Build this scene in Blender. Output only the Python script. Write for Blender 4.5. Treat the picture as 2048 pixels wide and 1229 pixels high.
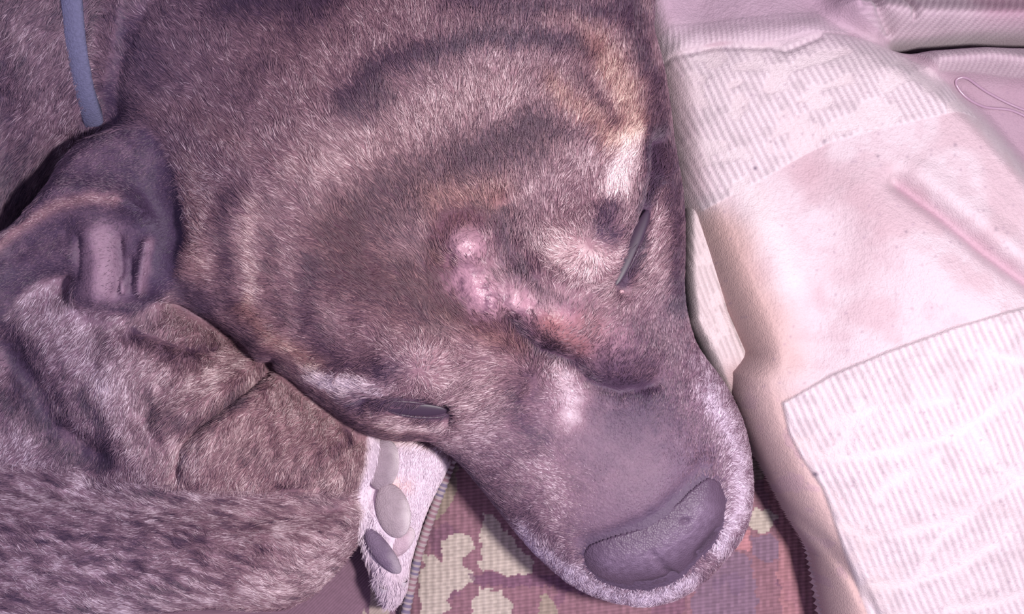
import bpy, math
import numpy as np
from mathutils import Vector
from mathutils.bvhtree import BVHTree

for o in list(bpy.data.objects):
    bpy.data.objects.remove(o)
SC = bpy.context.scene
rng = np.random.default_rng(7)

# ------------------------------------------------------------------ camera
CAM_H = 0.60            # camera height over the seat (metres)
W0 = 0.45               # width of the seat plane inside the frame
cam = bpy.data.cameras.new('camera')
cam.sensor_width = 36.0
cam.lens = 36.0 * CAM_H / W0
cam.clip_start = 0.01
cam.clip_end = 50
camo = bpy.data.objects.new('camera', cam)
camo.location = (0, 0, CAM_H)
SC.collection.objects.link(camo)
SC.camera = camo

# ------------------------------------------------------------------ world, lights, exposure
world = bpy.data.worlds.new('world')
SC.world = world
world.use_nodes = True
bg = world.node_tree.nodes['Background']
bg.inputs['Color'].default_value = (0.68, 0.60, 0.90, 1)
bg.inputs['Strength'].default_value = 0.62


def area_light(name, loc, target, size, power, color):
    l = bpy.data.lights.new(name, 'AREA')
    l.shape = 'DISK'
    l.size = size
    l.energy = power
    l.color = color
    ob = bpy.data.objects.new(name, l)
    ob.location = loc
    d = Vector(target) - Vector(loc)
    ob.rotation_euler = d.to_track_quat('-Z', 'Y').to_euler()
    SC.collection.objects.link(ob)
    return ob


area_light('flash_light', (0.17, -0.03, 0.57), (0.08, -0.03, 0.0), 0.05, 5.1, (1.0, 0.955, 0.93))
SC.view_settings.view_transform = 'Standard'
SC.view_settings.look = 'None'
SC.view_settings.gamma = 1.0
SC.view_settings.use_curve_mapping = False
SC.view_settings.exposure = 0.0
SC.cycles.max_bounces = 5
SC.cycles.diffuse_bounces = 3
SC.cycles.glossy_bounces = 2
SC.cycles_curves.shape = 'RIBBONS'


# ------------------------------------------------------------------ helpers
def sc_at(z):
    return W0 / 2048.0 * (CAM_H - z) / CAM_H


def P2(px, py, z):
    s = sc_at(z)
    return (np.asarray(px, float) - 1024) * s, -(np.asarray(py, float) - 614.5) * s


def to_px(x, y, z):
    s = W0 / 2048.0 * (CAM_H - z) / CAM_H
    return 1024 + x / s, 614.5 - y / s


def lin(rgb):
    c = np.asarray(rgb, float) / 255.0
    return np.where(c <= 0.04045, c / 12.92, ((c + 0.055) / 1.055) ** 2.4)


def sstep(a, b, x):
    t = np.clip((x - a) / (b - a), 0, 1)
    return t * t * (3 - 2 * t)


def _hash(ix, iy, seed):
    h = (ix.astype(np.int64) * 374761393 + iy.astype(np.int64) * 668265263 + seed * 1442695041) & 0xFFFFFFFF
    h = ((h ^ (h >> 13)) * 1274126177) & 0xFFFFFFFF
    h = h ^ (h >> 16)
    return (h & 0xFFFFFF) / float(0xFFFFFF)


def vnoise(x, y, seed=0):
    ix = np.floor(x); iy = np.floor(y)
    fx = x - ix; fy = y - iy
    fx = fx * fx * (3 - 2 * fx); fy = fy * fy * (3 - 2 * fy)
    ix = ix.astype(np.int64); iy = iy.astype(np.int64)
    a = _hash(ix, iy, seed); b = _hash(ix + 1, iy, seed)
    c = _hash(ix, iy + 1, seed); d = _hash(ix + 1, iy + 1, seed)
    return (a + (b - a) * fx) + ((c + (d - c) * fx) - (a + (b - a) * fx)) * fy


def fbm(x, y, seed=0, oct=3):
    s = 0; a = 1; t = 0
    for k in range(oct):
        s = s + a * vnoise(x * 2 ** k, y * 2 ** k, seed + 17 * k)
        t += a; a *= 0.5
    return s / t            # 0..1


def poly_sdf(X, Y, pts):
    """signed distance, positive inside"""
    pts = np.asarray(pts, float)
    n = len(pts)
    d = np.full(X.shape, 1e9)
    ins = np.zeros(X.shape, bool)
    for i in range(n):
        ax, ay = pts[i]; bx, by = pts[(i + 1) % n]
        ex, ey = bx - ax, by - ay
        t = np.clip(((X - ax) * ex + (Y - ay) * ey) / (ex * ex + ey * ey + 1e-20), 0, 1)
        d = np.minimum(d, (X - ax - t * ex) ** 2 + (Y - ay - t * ey) ** 2)
        c = ((ay > Y) != (by > Y)) & (X < (bx - ax) * (Y - ay) / (by - ay + 1e-20) + ax)
        ins ^= c
    d = np.sqrt(d)
    return np.where(ins, d, -d)


def line_dist(X, Y, pts):
    pts = np.asarray(pts, float)
    if len(pts) == 1:
        return np.hypot(X - pts[0, 0], Y - pts[0, 1])
    d = np.full(np.shape(X), 1e18)
    for i in range(len(pts) - 1):
        ax, ay = pts[i]; ex, ey = pts[i + 1] - pts[i]
        t = np.clip(((X - ax) * ex + (Y - ay) * ey) / (ex * ex + ey * ey + 1e-20), 0, 1)
        d = np.minimum(d, (X - ax - t * ex) ** 2 + (Y - ay - t * ey) ** 2)
    return np.sqrt(d)


def stroke(X, Y, pts, w):
    """soft brush, 1 on the line, falls with width w"""
    return np.exp(-(line_dist(X, Y, pts) / w) ** 2)


def smooth_closed(pts, n=4):
    """Catmull-Rom through closed points"""
    p = np.asarray(pts, float); out = []
    m = len(p)
    for i in range(m):
        p0, p1, p2, p3 = p[i - 1], p[i], p[(i + 1) % m], p[(i + 2) % m]
        for k in range(n):
            t = k / n
            out.append(0.5 * ((2 * p1) + (-p0 + p2) * t + (2 * p0 - 5 * p1 + 4 * p2 - p3) * t * t + (-p0 + 3 * p1 - 3 * p2 + p3) * t ** 3))
    return np.array(out)


def blur(a, n=1):
    for _ in range(n):
        p = np.pad(a, 1, mode='edge')
        a = (p[:-2, 1:-1] + p[2:, 1:-1] + p[1:-1, :-2] + p[1:-1, 2:] + 4 * p[1:-1, 1:-1]) / 8
    return a


def new_mesh(name, V, F, mat, parent=None, col=None, smooth=True):
    me = bpy.data.meshes.new(name)
    V = np.asarray(V, np.float32); F = np.asarray(F, np.int32)
    k = F.shape[1]
    me.vertices.add(len(V)); me.vertices.foreach_set('co', V.ravel())
    me.loops.add(F.size); me.loops.foreach_set('vertex_index', F.ravel())
    me.polygons.add(len(F))
    me.polygons.foreach_set('loop_start', np.arange(0, F.size, k, dtype=np.int32))
    me.polygons.foreach_set('use_smooth', np.full(len(F), smooth))
    me.update(calc_edges=True)
    if col is not None:
        set_col(me, col)
    me.materials.append(mat)
    ob = bpy.data.objects.new(name, me)
    SC.collection.objects.link(ob)
    if parent is not None:
        ob.parent = parent
    return ob


def set_col(me, col):
    a = me.attributes.get('Col') or me.attributes.new('Col', 'FLOAT_COLOR', 'POINT')
    c = np.ones((len(col), 4), np.float32); c[:, :3] = np.clip(col, 0.002, 1)
    a.data.foreach_set('color', c.ravel())


def tag(o, label=None, cat=None, group=None, kind=None):
    if label: o['label'] = label
    if cat: o['category'] = cat
    if group: o['group'] = group
    if kind: o['kind'] = kind


def material(name, color=None, rough=0.8, spec=0.3, sheen=0.0, bump=None, attr=False, coat=0.0, noise_amt=0.0, noise_scale=900.0):
    m = bpy.data.materials.new(name)
    m.use_nodes = True
    nt = m.node_tree
    b = nt.nodes['Principled BSDF']
    b.inputs['Roughness'].default_value = rough
    b.inputs['Specular IOR Level'].default_value = spec
    b.inputs['Sheen Weight'].default_value = sheen
    b.inputs['Coat Weight'].default_value = coat
    tc = nt.nodes.new('ShaderNodeTexCoord')
    if attr:
        a = nt.nodes.new('ShaderNodeAttribute'); a.attribute_name = 'Col'
        src = a.outputs['Color']
    else:
        r = nt.nodes.new('ShaderNodeRGB'); r.outputs[0].default_value = (*color, 1)
        src = r.outputs[0]
    if noise_amt:
        n = nt.nodes.new('ShaderNodeTexNoise'); n.inputs['Scale'].default_value = noise_scale
        n.inputs['Detail'].default_value = 4
        nt.links.new(tc.outputs['Object'], n.inputs['Vector'])
        mr = nt.nodes.new('ShaderNodeMapRange')
        mr.inputs[3].default_value = 1 - noise_amt; mr.inputs[4].default_value = 1 + noise_amt
        mr.inputs[1].default_value = 0.25; mr.inputs[2].default_value = 0.75
        nt.links.new(n.outputs[0], mr.inputs[0])
        vm = nt.nodes.new('ShaderNodeVectorMath'); vm.operation = 'SCALE'
        nt.links.new(src, vm.inputs[0]); nt.links.new(mr.outputs[0], vm.inputs['Scale'])
        src = vm.outputs[0]
    nt.links.new(src, b.inputs['Base Color'])
    if bump:
        kind, scale, dist = bump
        if kind == 'voronoi':
            t = nt.nodes.new('ShaderNodeTexVoronoi'); t.inputs['Scale'].default_value = scale
        else:
            t = nt.nodes.new('ShaderNodeTexNoise'); t.inputs['Scale'].default_value = scale
            t.inputs['Detail'].default_value = 3
        nt.links.new(tc.outputs['Object'], t.inputs['Vector'])
        bp = nt.nodes.new('ShaderNodeBump'); bp.inputs['Strength'].default_value = 0.8
        bp.inputs['Distance'].default_value = dist
        nt.links.new(t.outputs[0], bp.inputs['Height'])
        nt.links.new(bp.outputs[0], b.inputs['Normal'])
    return m


def surface_nets(f, org, h):
    nx, ny, nz = f.shape
    s = f < 0
    c = s[:-1, :-1, :-1]
    allin = c.copy(); anyin = c.copy()
    for dx in (0, 1):
        for dy in (0, 1):
            for dz in (0, 1):
                q = s[dx:nx - 1 + dx, dy:ny - 1 + dy, dz:nz - 1 + dz]
                allin &= q; anyin |= q
    act = anyin & ~allin
    idx = np.argwhere(act)
    vid = np.full(act.shape, -1, np.int64); vid[act] = np.arange(len(idx))
    i, j, k = idx.T
    acc = np.zeros((len(idx), 3)); cnt = np.zeros(len(idx))
    corners = [(a, b, cc) for a in (0, 1) for b in (0, 1) for cc in (0, 1)]
    vals = {cn: f[i + cn[0], j + cn[1], k + cn[2]] for cn in corners}
    for a in corners:
        for ax in range(3):
            if a[ax] == 0:
                b = list(a); b[ax] = 1; b = tuple(b)
                va, vb = vals[a], vals[b]
                m = (va < 0) != (vb < 0)
                t = np.where(m, va / np.where(m, va - vb, 1), 0)
                p = np.tile(np.array(a, float), (len(idx), 1)); p[:, ax] = t
                acc[m] += p[m]; cnt[m] += 1
    V = (idx + acc / cnt[:, None]) * h + np.asarray(org)
    F = []
    m = s[:-1] != s[1:]; m[:, 0] = m[:, -1] = False; m[:, :, 0] = m[:, :, -1] = False
    i, j, k = np.argwhere(m).T
    q = np.stack([vid[i, j - 1, k - 1], vid[i, j, k - 1], vid[i, j, k], vid[i, j - 1, k]], 1)
    fl = s[i, j, k]; q[~fl] = q[~fl][:, ::-1]; F.append(q)
    m = s[:, :-1] != s[:, 1:]; m[0] = m[-1] = False; m[:, :, 0] = m[:, :, -1] = False
    i, j, k = np.argwhere(m).T
    q = np.stack([vid[i - 1, j, k - 1], vid[i - 1, j, k], vid[i, j, k], vid[i, j, k - 1]], 1)
    fl = s[i, j, k]; q[~fl] = q[~fl][:, ::-1]; F.append(q)
    m = s[:, :, :-1] != s[:, :, 1:]; m[0] = m[-1] = False; m[:, 0] = m[:, -1] = False
    i, j, k = np.argwhere(m).T
    q = np.stack([vid[i - 1, j - 1, k], vid[i, j - 1, k], vid[i, j, k], vid[i - 1, j, k]], 1)
    fl = s[i, j, k]; q[~fl] = q[~fl][:, ::-1]; F.append(q)
    return V, np.concatenate(F)


def axis_coords(lo, f0, f1, hi, fine, coarse):
    """fine spacing between f0 and f1, coarse outside"""
    a = np.arange(lo, f0, coarse) if lo < f0 else np.array([])
    b = np.arange(f0, f1, fine)
    c = np.arange(f1, hi + coarse * .5, coarse)
    return np.concatenate([a, b, c])


def grid_mesh(name, xs, ys, zfun, mat, parent=None, keep=None, colfun=None):
    X, Y = np.meshgrid(xs, ys, indexing='ij')
    Z = zfun(X, Y)
    col = colfun(X, Y, Z) if colfun else None
    nx, ny = X.shape
    vi = np.arange(nx * ny).reshape(nx, ny)
    F = np.stack([vi[:-1, :-1], vi[1:, :-1], vi[1:, 1:], vi[:-1, 1:]], -1).reshape(-1, 4)
    V = np.stack([X, Y, Z], -1).reshape(-1, 3)
    if col is not None:
        col = col.reshape(-1, 3)
    if keep is not None:
        K = keep(X, Y).ravel()
        F = F[K[F].all(1)]
        used = np.unique(F)
        rm = np.full(len(V), -1); rm[used] = np.arange(len(used))
        V = V[used]; F = rm[F]
        if col is not None: col = col[used]
    return new_mesh(name, V, F, mat, parent, col)


# ------------------------------------------------------------------ floor and sofa
floor_mat = material('floor_boards', (0.12, 0.07, 0.05), 0.6, bump=('noise', 30, 0.001), noise_amt=0.3, noise_scale=12)


def box_obj(name, lo, hi, mat, parent=None, bevel=0.01):
    import bmesh
    bm = bmesh.new()
    bmesh.ops.create_cube(bm, size=1)
    for v in bm.verts:
        v.co = Vector([(lo[i] + hi[i]) / 2 + v.co[i] * (hi[i] - lo[i]) for i in range(3)])
    if bevel:
        bmesh.ops.bevel(bm, geom=bm.edges[:], offset=bevel, segments=4, affect='EDGES', profile=0.5)
    me = bpy.data.meshes.new(name); bm.to_mesh(me); bm.free()
    me.materials.append(mat)
    ob = bpy.data.objects.new(name, me); SC.collection.objects.link(ob)
    if parent is not None: ob.parent = parent
    return ob


fl = box_obj('floor', (-2.2, -1.8, -0.50), (2.2, 1.8, -0.45), floor_mat, None, 0)
fl['kind'] = 'structure'

sofa_mat = material('sofa_base_cloth', tuple(lin((120, 84, 98))), 0.9, bump=('noise', 700, 0.0006), noise_amt=0.25, noise_scale=300)
wood_mat = material('dark_wood', (0.06, 0.03, 0.02), 0.5, noise_amt=0.3, noise_scale=40)
sofa = bpy.data.objects.new('sofa', None)
sofa.location = (0, 0, -0.45); SC.collection.objects.link(sofa)
tag(sofa, 'maroon upholstered sofa base under the tapestry seat cushions', 'sofa')


def sofa_part(name, lo, hi, mat, bev):
    o = box_obj(name, [lo[0], lo[1], lo[2] + 0.45], [hi[0], hi[1], hi[2] + 0.45], mat, sofa, bev)
    return o


sofa_part('base', (-1.02, -0.42, -0.38), (0.92, 0.62, -0.125), sofa_mat, 0.02)
sofa_part('backrest', (-1.02, 0.50, -0.1235), (0.92, 0.72, 0.40), sofa_mat, 0.06)
sofa_part('armrest', (0.77, -0.40, -0.1235), (0.95, 0.49, 0.16), sofa_mat, 0.05)
sofa_part('armrest', (-1.06, -0.40, -0.1235), (-0.88, 0.49, 0.16), sofa_mat, 0.05)
for lx in (-0.95, 0.85):
    for ly in (-0.36, 0.54):
        sofa_part('leg', (lx - .03, ly - .03, -0.45), (lx + .03, ly + .03, -0.381), wood_mat, 0.008)

# ---- tapestry cushions
SEAM = [(935, 840), (912, 900), (890, 960), (875, 1000), (852, 1062), (837, 1109), (821, 1179), (810, 1232), (800, 1400), (790, 1700), (770, 2400)]
cush_mat = material('tapestry_weave', attr=True, rough=0.95, spec=0.12, sheen=0.1)


def weave_colour(px, py):
    """tapestry pattern: stepped patches of tan, olive, slate and rose on maroon"""
    qx = np.floor(px / 3.6) * 3.6 + 1.8
    qy = np.floor(py / 3.6) * 3.6 + 1.8
    jx = qx + 22 * (fbm(qx / 14, qy / 14, 3, 2) - .5)
    jy = qy + 22 * (fbm(qx / 14, qy / 14, 4, 2) - .5)
    col = np.zeros(px.shape + (3,))
    base = lin((136, 100, 112)); tan = lin((182, 168, 160)); olive = lin((150, 134, 124))
    slate = lin((116, 100, 124)); rose = lin((178, 124, 132)); plum = lin((112, 78, 102))
    n1 = fbm(jx / 120, jy / 100, 11); n2 = fbm(jx / 70, jy / 90, 23); n3 = fbm(jx / 90, jy / 60, 37)
    col[:] = base
    rep = (px > 1700) | (py > 1290) | (px < 700) | (py < 860)

    def put(mask, c, a=1.0):
        col[mask] = col[mask] * (1 - a) + np.asarray(c) * a
    put(rep & (n1 > .58), tan); put(rep & (n2 > .62), olive); put(rep & (n3 > .63), rose)
    put(n2 < .36, plum, .5)
    for pg, c in [
        ([(905, 930), (918, 950), (905, 1010), (880, 1040), (868, 1045), (872, 1000), (890, 950)], olive),
        ([(962, 1030), (985, 1032), (1010, 1065), (1070, 1125), (1060, 1150), (1000, 1150), (955, 1140), (957, 1090), (966, 1060)], tan),
        ([(884, 1080), (905, 1066), (938, 1070), (945, 1095), (930, 1120), (948, 1150), (938, 1170), (905, 1185), (892, 1240), (835, 1300), (838, 1160), (850, 1110), (870, 1120), (888, 1130)], tan),
        ([(960, 1178), (1005, 1182), (1020, 1205), (1018, 1260), (950, 1300), (945, 1230)], tan),
        ([(1080, 1190), (1100, 1195), (1120, 1240), (1100, 1300), (1070, 1260)], olive),
        ([(1500, 930), (1512, 900), (1530, 880), (1525, 960), (1505, 970)], olive),
        ([(1500, 1020), (1530, 1015), (1555, 1030), (1545, 1070), (1510, 1072), (1498, 1050)], tan),
        ([(1508, 1076), (1552, 1076), (1556, 1120), (1520, 1126), (1505, 1110)], slate),
        ([(1470, 1075), (1500, 1064), (1506, 1096), (1478, 1104), (1455, 1110)], rose),
        ([(1520, 950), (1545, 950), (1640, 1100), (1640, 1240), (1570, 1240), (1555, 1130), (1560, 1050)], lin((172, 122, 128))),
        ([(1400, 1110), (1500, 1110), (1520, 1240), (1380, 1240)], slate),
    ]:
        m = poly_sdf(jx, jy, pg) > 0
        put(m, c, .55 if c is slate or len(pg) == 7 and pg[0][0] == 1520 else .92)
    put((poly_sdf(jx, jy, [(930, 1152), (1110, 1150), (1200, 1190), (1120, 1180), (940, 1172)]) > 0), plum, .7)
    # threads: fine rows and cords
    row = 0.5 + 0.5 * np.cos(2 * np.pi * (py + .12 * px) / 7.2)
    cord = 0.5 + 0.5 * np.cos(2 * np.pi * px / 14.5)
    sp = _hash(np.floor(px / 7.2).astype(np.int64), np.floor(py / 7.2).astype(np.int64), 9)
    k = (0.80 + 0.22 * row) * (0.86 + 0.16 * cord) * (0.88 + 0.24 * sp)
    return col * k[..., None], row, cord


def cush_keep(X, Y):
    px, py = to_px(X, Y, np.zeros_like(X))
    return poly_sdf(px, py, SEAM + [(3900, 2400), (3900, -1400), (1000, -1400)]) > -2


def cush_z(X, Y):
    px, py = to_px(X, Y, np.zeros_like(X))
    _, row, cord = weave_colour(px, py)
    fine = (px > 700) & (px < 1720) & (py > 850) & (py < 1260)
    d = line_dist(px, py, SEAM)
    return 0.0004 * np.where(fine, .5 * row + .8 * cord, .5) - 0.004 * np.exp(-d / 28) - 0.0014


def cush_c(X, Y, Z):
    px, py = to_px(X, Y, Z * 0)
    return weave_colour(px, py)[0]


xs = axis_coords(-0.12, -0.06, 0.145, 0.62, 0.0004, 0.006)
ys = axis_coords(-0.385, -0.136, -0.055, 0.30, 0.0004, 0.006)
cushion = bpy.data.objects.new('seat_cushion', None); SC.collection.objects.link(cushion)
tag(cushion, 'seat cushion in maroon and tan leaf tapestry with corded piping, under the muzzle', 'cushion')
grid_mesh('cover', xs, ys, cush_z, cush_mat, cushion, cush_keep, cush_c)
# cushion body below the cover
EDGE = [P2(a, b, 0) for a, b in SEAM]


def prism(name, pts, z0, z1, mat, parent):
    n = len(pts)
    V = [(p[0], p[1], z0) for p in pts] + [(p[0], p[1], z1) for p in pts]
    me = bpy.data.meshes.new(name)
    me.from_pydata(V, [], [tuple(range(n))[::-1], tuple(range(n, 2 * n))] + [(i, (i + 1) % n, (i + 1) % n + n, i + n) for i in range(n)])
    me.update(); me.materials.append(mat)
    o = bpy.data.objects.new(name, me); SC.collection.objects.link(o)
    if parent is not None: o.parent = parent
    return o


ep = [(float(p[0]) + .001, float(p[1])) for p in EDGE if p[1] > -0.385]
prism('cushion_body', ep + [(ep[-1][0] + .003, -0.385), (0.62, -0.385), (0.62, 0.30), (0.0, 0.30)], -0.122, -0.0075, sofa_mat, cushion)


def tube_mesh(name, path, rad, mat, parent=None, nseg=12, colfun=None, closed=False, squash=1.0):
    path = np.asarray(path, float)
    if closed:
        tg = np.roll(path, -1, 0) - np.roll(path, 1, 0)
    else:
        tg = np.gradient(path, axis=0)
    tg /= np.linalg.norm(tg, axis=1)[:, None] + 1e-12
    up = np.array([0, 0, 1.0])
    u = np.cross(tg, up); u /= np.linalg.norm(u, axis=1)[:, None] + 1e-9
    v = np.cross(u, tg)
    an = np.linspace(0, 2 * np.pi, nseg, endpoint=False)
    rad = np.broadcast_to(np.asarray(rad, float), (len(path),))
    V = path[:, None] + rad[:, None, None] * (np.cos(an)[None, :, None] * u[:, None] + squash * np.sin(an)[None, :, None] * v[:, None])
    n = len(path)
    vi = np.arange(n * nseg).reshape(n, nseg)
    nx = np.roll(vi, -1, 0) if closed else vi[1:]
    cu = vi if closed else vi[:-1]
    F = np.stack([cu, np.roll(cu, -1, 1), np.roll(nx, -1, 1), nx], -1).reshape(-1, 4)
    c = None
    if colfun is not None:
        c = np.repeat(colfun(np.arange(n), path), nseg, 0)
    return new_mesh(name, V.reshape(-1, 3), F, mat, parent, c)


def resample(pts, step):
    pts = np.asarray(pts, float)
    s = np.concatenate([[0], np.cumsum(np.linalg.norm(np.diff(pts, axis=0), axis=1))])
    t = np.arange(0, s[-1], step)
    return np.stack([np.interp(t, s, pts[:, i]) for i in range(pts.shape[1])], 1)


pp = resample(SEAM[1:], 1.6)
px_, py_ = P2(pp[:, 0], pp[:, 1], 0.002)
path = np.stack([px_, py_, np.full(len(px_), 0.0022)], 1)


def pipe_col(i, p):
    t = i * 1.6
    a = ((t / 11) % 1 < .5)[:, None]
    b = (_hash((t / 33).astype(np.int64), np.zeros(len(t), np.int64), 5) > .5)[:, None]
    return np.where(a, lin((160, 144, 148)), np.where(b, lin((112, 100, 124)), lin((136, 104, 116))))


i_ = np.arange(len(pp)) * 1.6
tube_mesh('piping', path, 0.0020 + 0.0002 * np.cos(2 * np.pi * i_ / 11), cush_mat, cushion, 12, pipe_col)

# neighbour cushion
cush2 = bpy.data.objects.new('seat_cushion', None); SC.collection.objects.link(cush2)
tag(cush2, 'plum coloured flat woven seat cushion under the paw and foreleg, left of the piped one', 'cushion')


def cush2_c(X, Y, Z):
    px, py = to_px(X, Y, Z)
    c, row, cord = weave_colour(px * 1.0 + 4000, py)
    base = np.array(lin((122, 94, 110)))
    k = (0.82 + .2 * (0.5 + .5 * np.cos(2 * np.pi * (px + py) / 7))) * (.9 + .2 * vnoise(px / 4, py / 4, 2))
    out = base * k[..., None] * np.array([1, 1, 1.0])
    st = (poly_sdf(px, py, [(735, 1150), (820, 1120), (815, 1260), (700, 1270), (712, 1210)]) > 0) & (fbm(px / 16, py / 90, 4) > .42)
    out[st] = lin((160, 142, 138)) * k[st][..., None]
    return out


def cush2_z(X, Y):
    px, py = to_px(X, Y, X * 0)
    return -0.005 + 0.0003 * np.cos(2 * np.pi * (px + py) / 7) - 0.006 * sstep(0.0, 0.02, X - np.interp(Y, [e[1] for e in EDGE][::-1], [e[0] for e in EDGE][::-1]) + .008)


xs = axis_coords(-0.85, -0.10, -0.03, 0.03, 0.0005, 0.006)
ys = axis_coords(-0.385, -0.137, -0.06, 0.30, 0.0005, 0.006)


def cush2_keep(X, Y):
    px, py = to_px(X, Y, X * 0)
    return poly_sdf(px, py, SEAM + [(3900, 2400), (3900, -1400), (1000, -1400)]) < 4


grid_mesh('cover', xs, ys, cush2_z, cush_mat, cush2, cush2_keep, cush2_c)
prism('cushion_body', [(p[0] - .006, p[1]) for p in ep[::-1]] + [(-0.02, 0.30), (-0.85, 0.30), (-0.85, -0.385), (ep[-1][0] - .006, -0.385)], -0.122, -0.0175, sofa_mat, cush2)

# ------------------------------------------------------------------ blanket
blanket_mat = material('jacquard_knit', attr=True, rough=0.9, spec=0.15, sheen=0.15, bump=('noise', 1400, 0.0005), noise_amt=0.05, noise_scale=1200)
ZB = 0.05
KNIT = 0.63       # overall reflectance of the yarn
TOP = [(1270, -420), (1282, -100), (1288, 0), (1318, 110), (1332, 200), (1345, 280), (1358, 380), (1392, 470), (1425, 555), (1462, 640), (1490, 705), (1462, 745), (1470, 790), (1502, 870), (1550, 975), (1600, 1065), (1636, 1120), (1650, 1180), (1668, 1260), (1700, 1400), (1760, 1700), (3000, 1700), (3000, -420)]
UNDER = [(1280, -420), (1292, -50), (1298, 40), (1304, 60), (1325, 170), (1345, 300), (1350, 420), (1352, 560), (1362, 645), (1415, 755), (1480, 870), (1560, 985), (1600, 1060), (1620, 1110), (1632, 1170), (1650, 1280), (1700, 1500), (1760, 1700), (3000, 1700), (3000, -420)]
DIAG = [(1560, -160), (1640, -5), (1790, 85), (1905, 160), (1985, 240), (2060, 330), (2260, 560), (2600, 900)]
DIAG_POLY = DIAG + [(3000, 900), (3000, -500), (1500, -500)]
PATCH1 = [(1300, 145), (1345, 110), (1400, 92), (1470, 88), (1560, 95), (1640, 65), (1720, 70), (1800, 95), (1900, 160), (1960, 235), (1900, 230), (1760, 262), (1650, 290), (1600, 315), (1500, 372), (1405, 422), (1375, 360), (1345, 240)]
PATCH2 = [(1548, 800), (1640, 745), (1740, 700), (1860, 655), (1960, 625), (2100, 595), (2600, 500), (2600, 1600), (1740, 1600), (1730, 1240), (1700, 1160), (1668, 1085), (1645, 1020), (1625, 965), (1585, 905), (1562, 860)]
PATCH0 = [(1345, 45), (1640, 15), (1700, 62), (1620, 62), (1540, 84), (1440, 82), (1350, 100), (1310, 150), (1300, 100)]
PATCH3 = [(1660, -100), (1700, -40), (2048, -60), (2200, 10), (2200, 68), (2048, 62), (1950, 70), (1800, 74), (1680, 10)]
PATCH4 = [(1835, 84), (2048, 76), (2200, 78), (2200, 160), (2048, 150), (1960, 140), (1880, 140)]


def ridge(px, py, pts, w):
    return np.exp(-(line_dist(px, py, pts) / w) ** 2)


def bz_top_px(px, py):
    din = poly_sdf(px, py, TOP)
    big = 0.052 + 0.026 * np.exp(-((px - 1880) ** 2 / 420 ** 2 + (py - 760) ** 2 / 520 ** 2))
    big = big - 0.020 * sstep(170, -120, py) * sstep(1300, 1420, px)
    big = big - 0.006 * sstep(1500, 1330, px)
    dd = poly_sdf(px, py, DIAG_POLY)
    lowr = 0.036 + 0 * px
    lowr = lowr + 0.016 * ridge(px, py, [(1700, 10), (1850, 25), (2100, 30)], 34)
    lowr = lowr + 0.016 * ridge(px, py, [(1880, 118), (1980, 112), (2120, 128)], 30)
    lowr = lowr - 0.030 * ridge(px, py, [(1785, 80), (1850, 82), (1960, 74), (2150, 70)], 9) * sstep(1780, 1850, px)
    lowr = lowr + 0.012 * sstep(-30, -260, py)
    lowr = lowr + 0.004 * ridge(px, py, [(1700, -40), (1715, 30), (1760, 60)], 14) - 0.005 * ridge(px, py, [(1745, -60), (1760, 20), (1790, 50)], 10)
    lowr = lowr - 0.004 * ridge(px, py, [(1825, -20), (1830, 30)], 8)
    big = big * (1 - sstep(-70, 34, dd)) + lowr * sstep(-70, 34, dd)
    # soft folds
    big = big - 0.0060 * ridge(px, py, [(1775, 372), (1850, 430), (1940, 510), (2048, 590), (2200, 700)], 19)
    big = big + 0.0022 * ridge(px, py, [(1820, 352), (1890, 410), (1985, 500), (2090, 580), (2200, 660)], 26)
    big = big + 0.003 * ridge(px, py, [(1690, 400), (1760, 480), (1850, 560), (1980, 650)], 50)
    big = big - 0.0016 * ridge(px, py, [(1300, 145), (1345, 110), (1430, 92), (1470, 94), (1540, 96), (1570, 104), (1640, 74)], 7) 
    big = big + 0.002 * ridge(px, py, [(1320, 120), (1400, 66), (1540, 62), (1640, 45)], 22)
    big = big - 0.003 * ridge(px, py, [(1600, 320), (1660, 420), (1650, 560), (1600, 700)], 60)
    big = big + 0.003 * ridge(px, py, [(1500, 460), (1545, 600), (1560, 740)], 50)
    big = big + 0.0014 * sstep(-3, 3, poly_sdf(px, py, PATCH2))
    big = big - 0.006 * ridge(px, py, [(1560, 1010), (1640, 1080), (1700, 1160), (1760, 1260)], 12) * 0.6
    big = big + 0.0012 * (fbm(px / 60, py / 60, 5) - .5)
    # rounded folded edge
    R = 62.0
    t = np.clip(din / R, 0, 1)
    prof = np.sqrt(np.clip(1 - (1 - t) ** 2, 0, 1))
    jag = 0
    return 0.004 + (big - 0.004) * (0.28 + 0.72 * prof) * np.where(din > 0, 1, .0) + jag


def rib_phase(px, py):
    warp = 10 * (fbm(px / 140, py / 140, 8) - .5)
    p1 = (px * .91 - py * .42) + warp
    return p1


def leaf_lines(px, py, seed=0):
    d = np.full(px.shape, 1e9)
    for pts in ([(1570, 880), (1640, 905), (1760, 890), (1860, 860), (1960, 790), (2048, 740)],
                [(1620, 905), (1665, 870), (1690, 800)],
                [(1640, 1020), (1700, 1060), (1800, 1040), (1900, 1010), (2060, 900)],
                [(1690, 1050), (1740, 960), (1830, 900)],
                [(1720, 1150), (1800, 1150), (1880, 1120), (1960, 1060), (2060, 1040)],
                [(1800, 1150), (1850, 1050), (1930, 980)],
                [(1640, 840), (1740, 800), (1850, 790)],
                [(1900, 850), (1960, 930), (2048, 960)],
                [(1750, 1229), (1850, 1200), (1960, 1190), (2060, 1150)],
                [(1930, 700), (1990, 720), (2060, 700)]):
        d = np.minimum(d, line_dist(px + 8 * (vnoise(px / 25, py / 25, 6) - .5), py + 8 * (vnoise(px / 25, py / 25, 7) - .5), pts))
    return d


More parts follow.
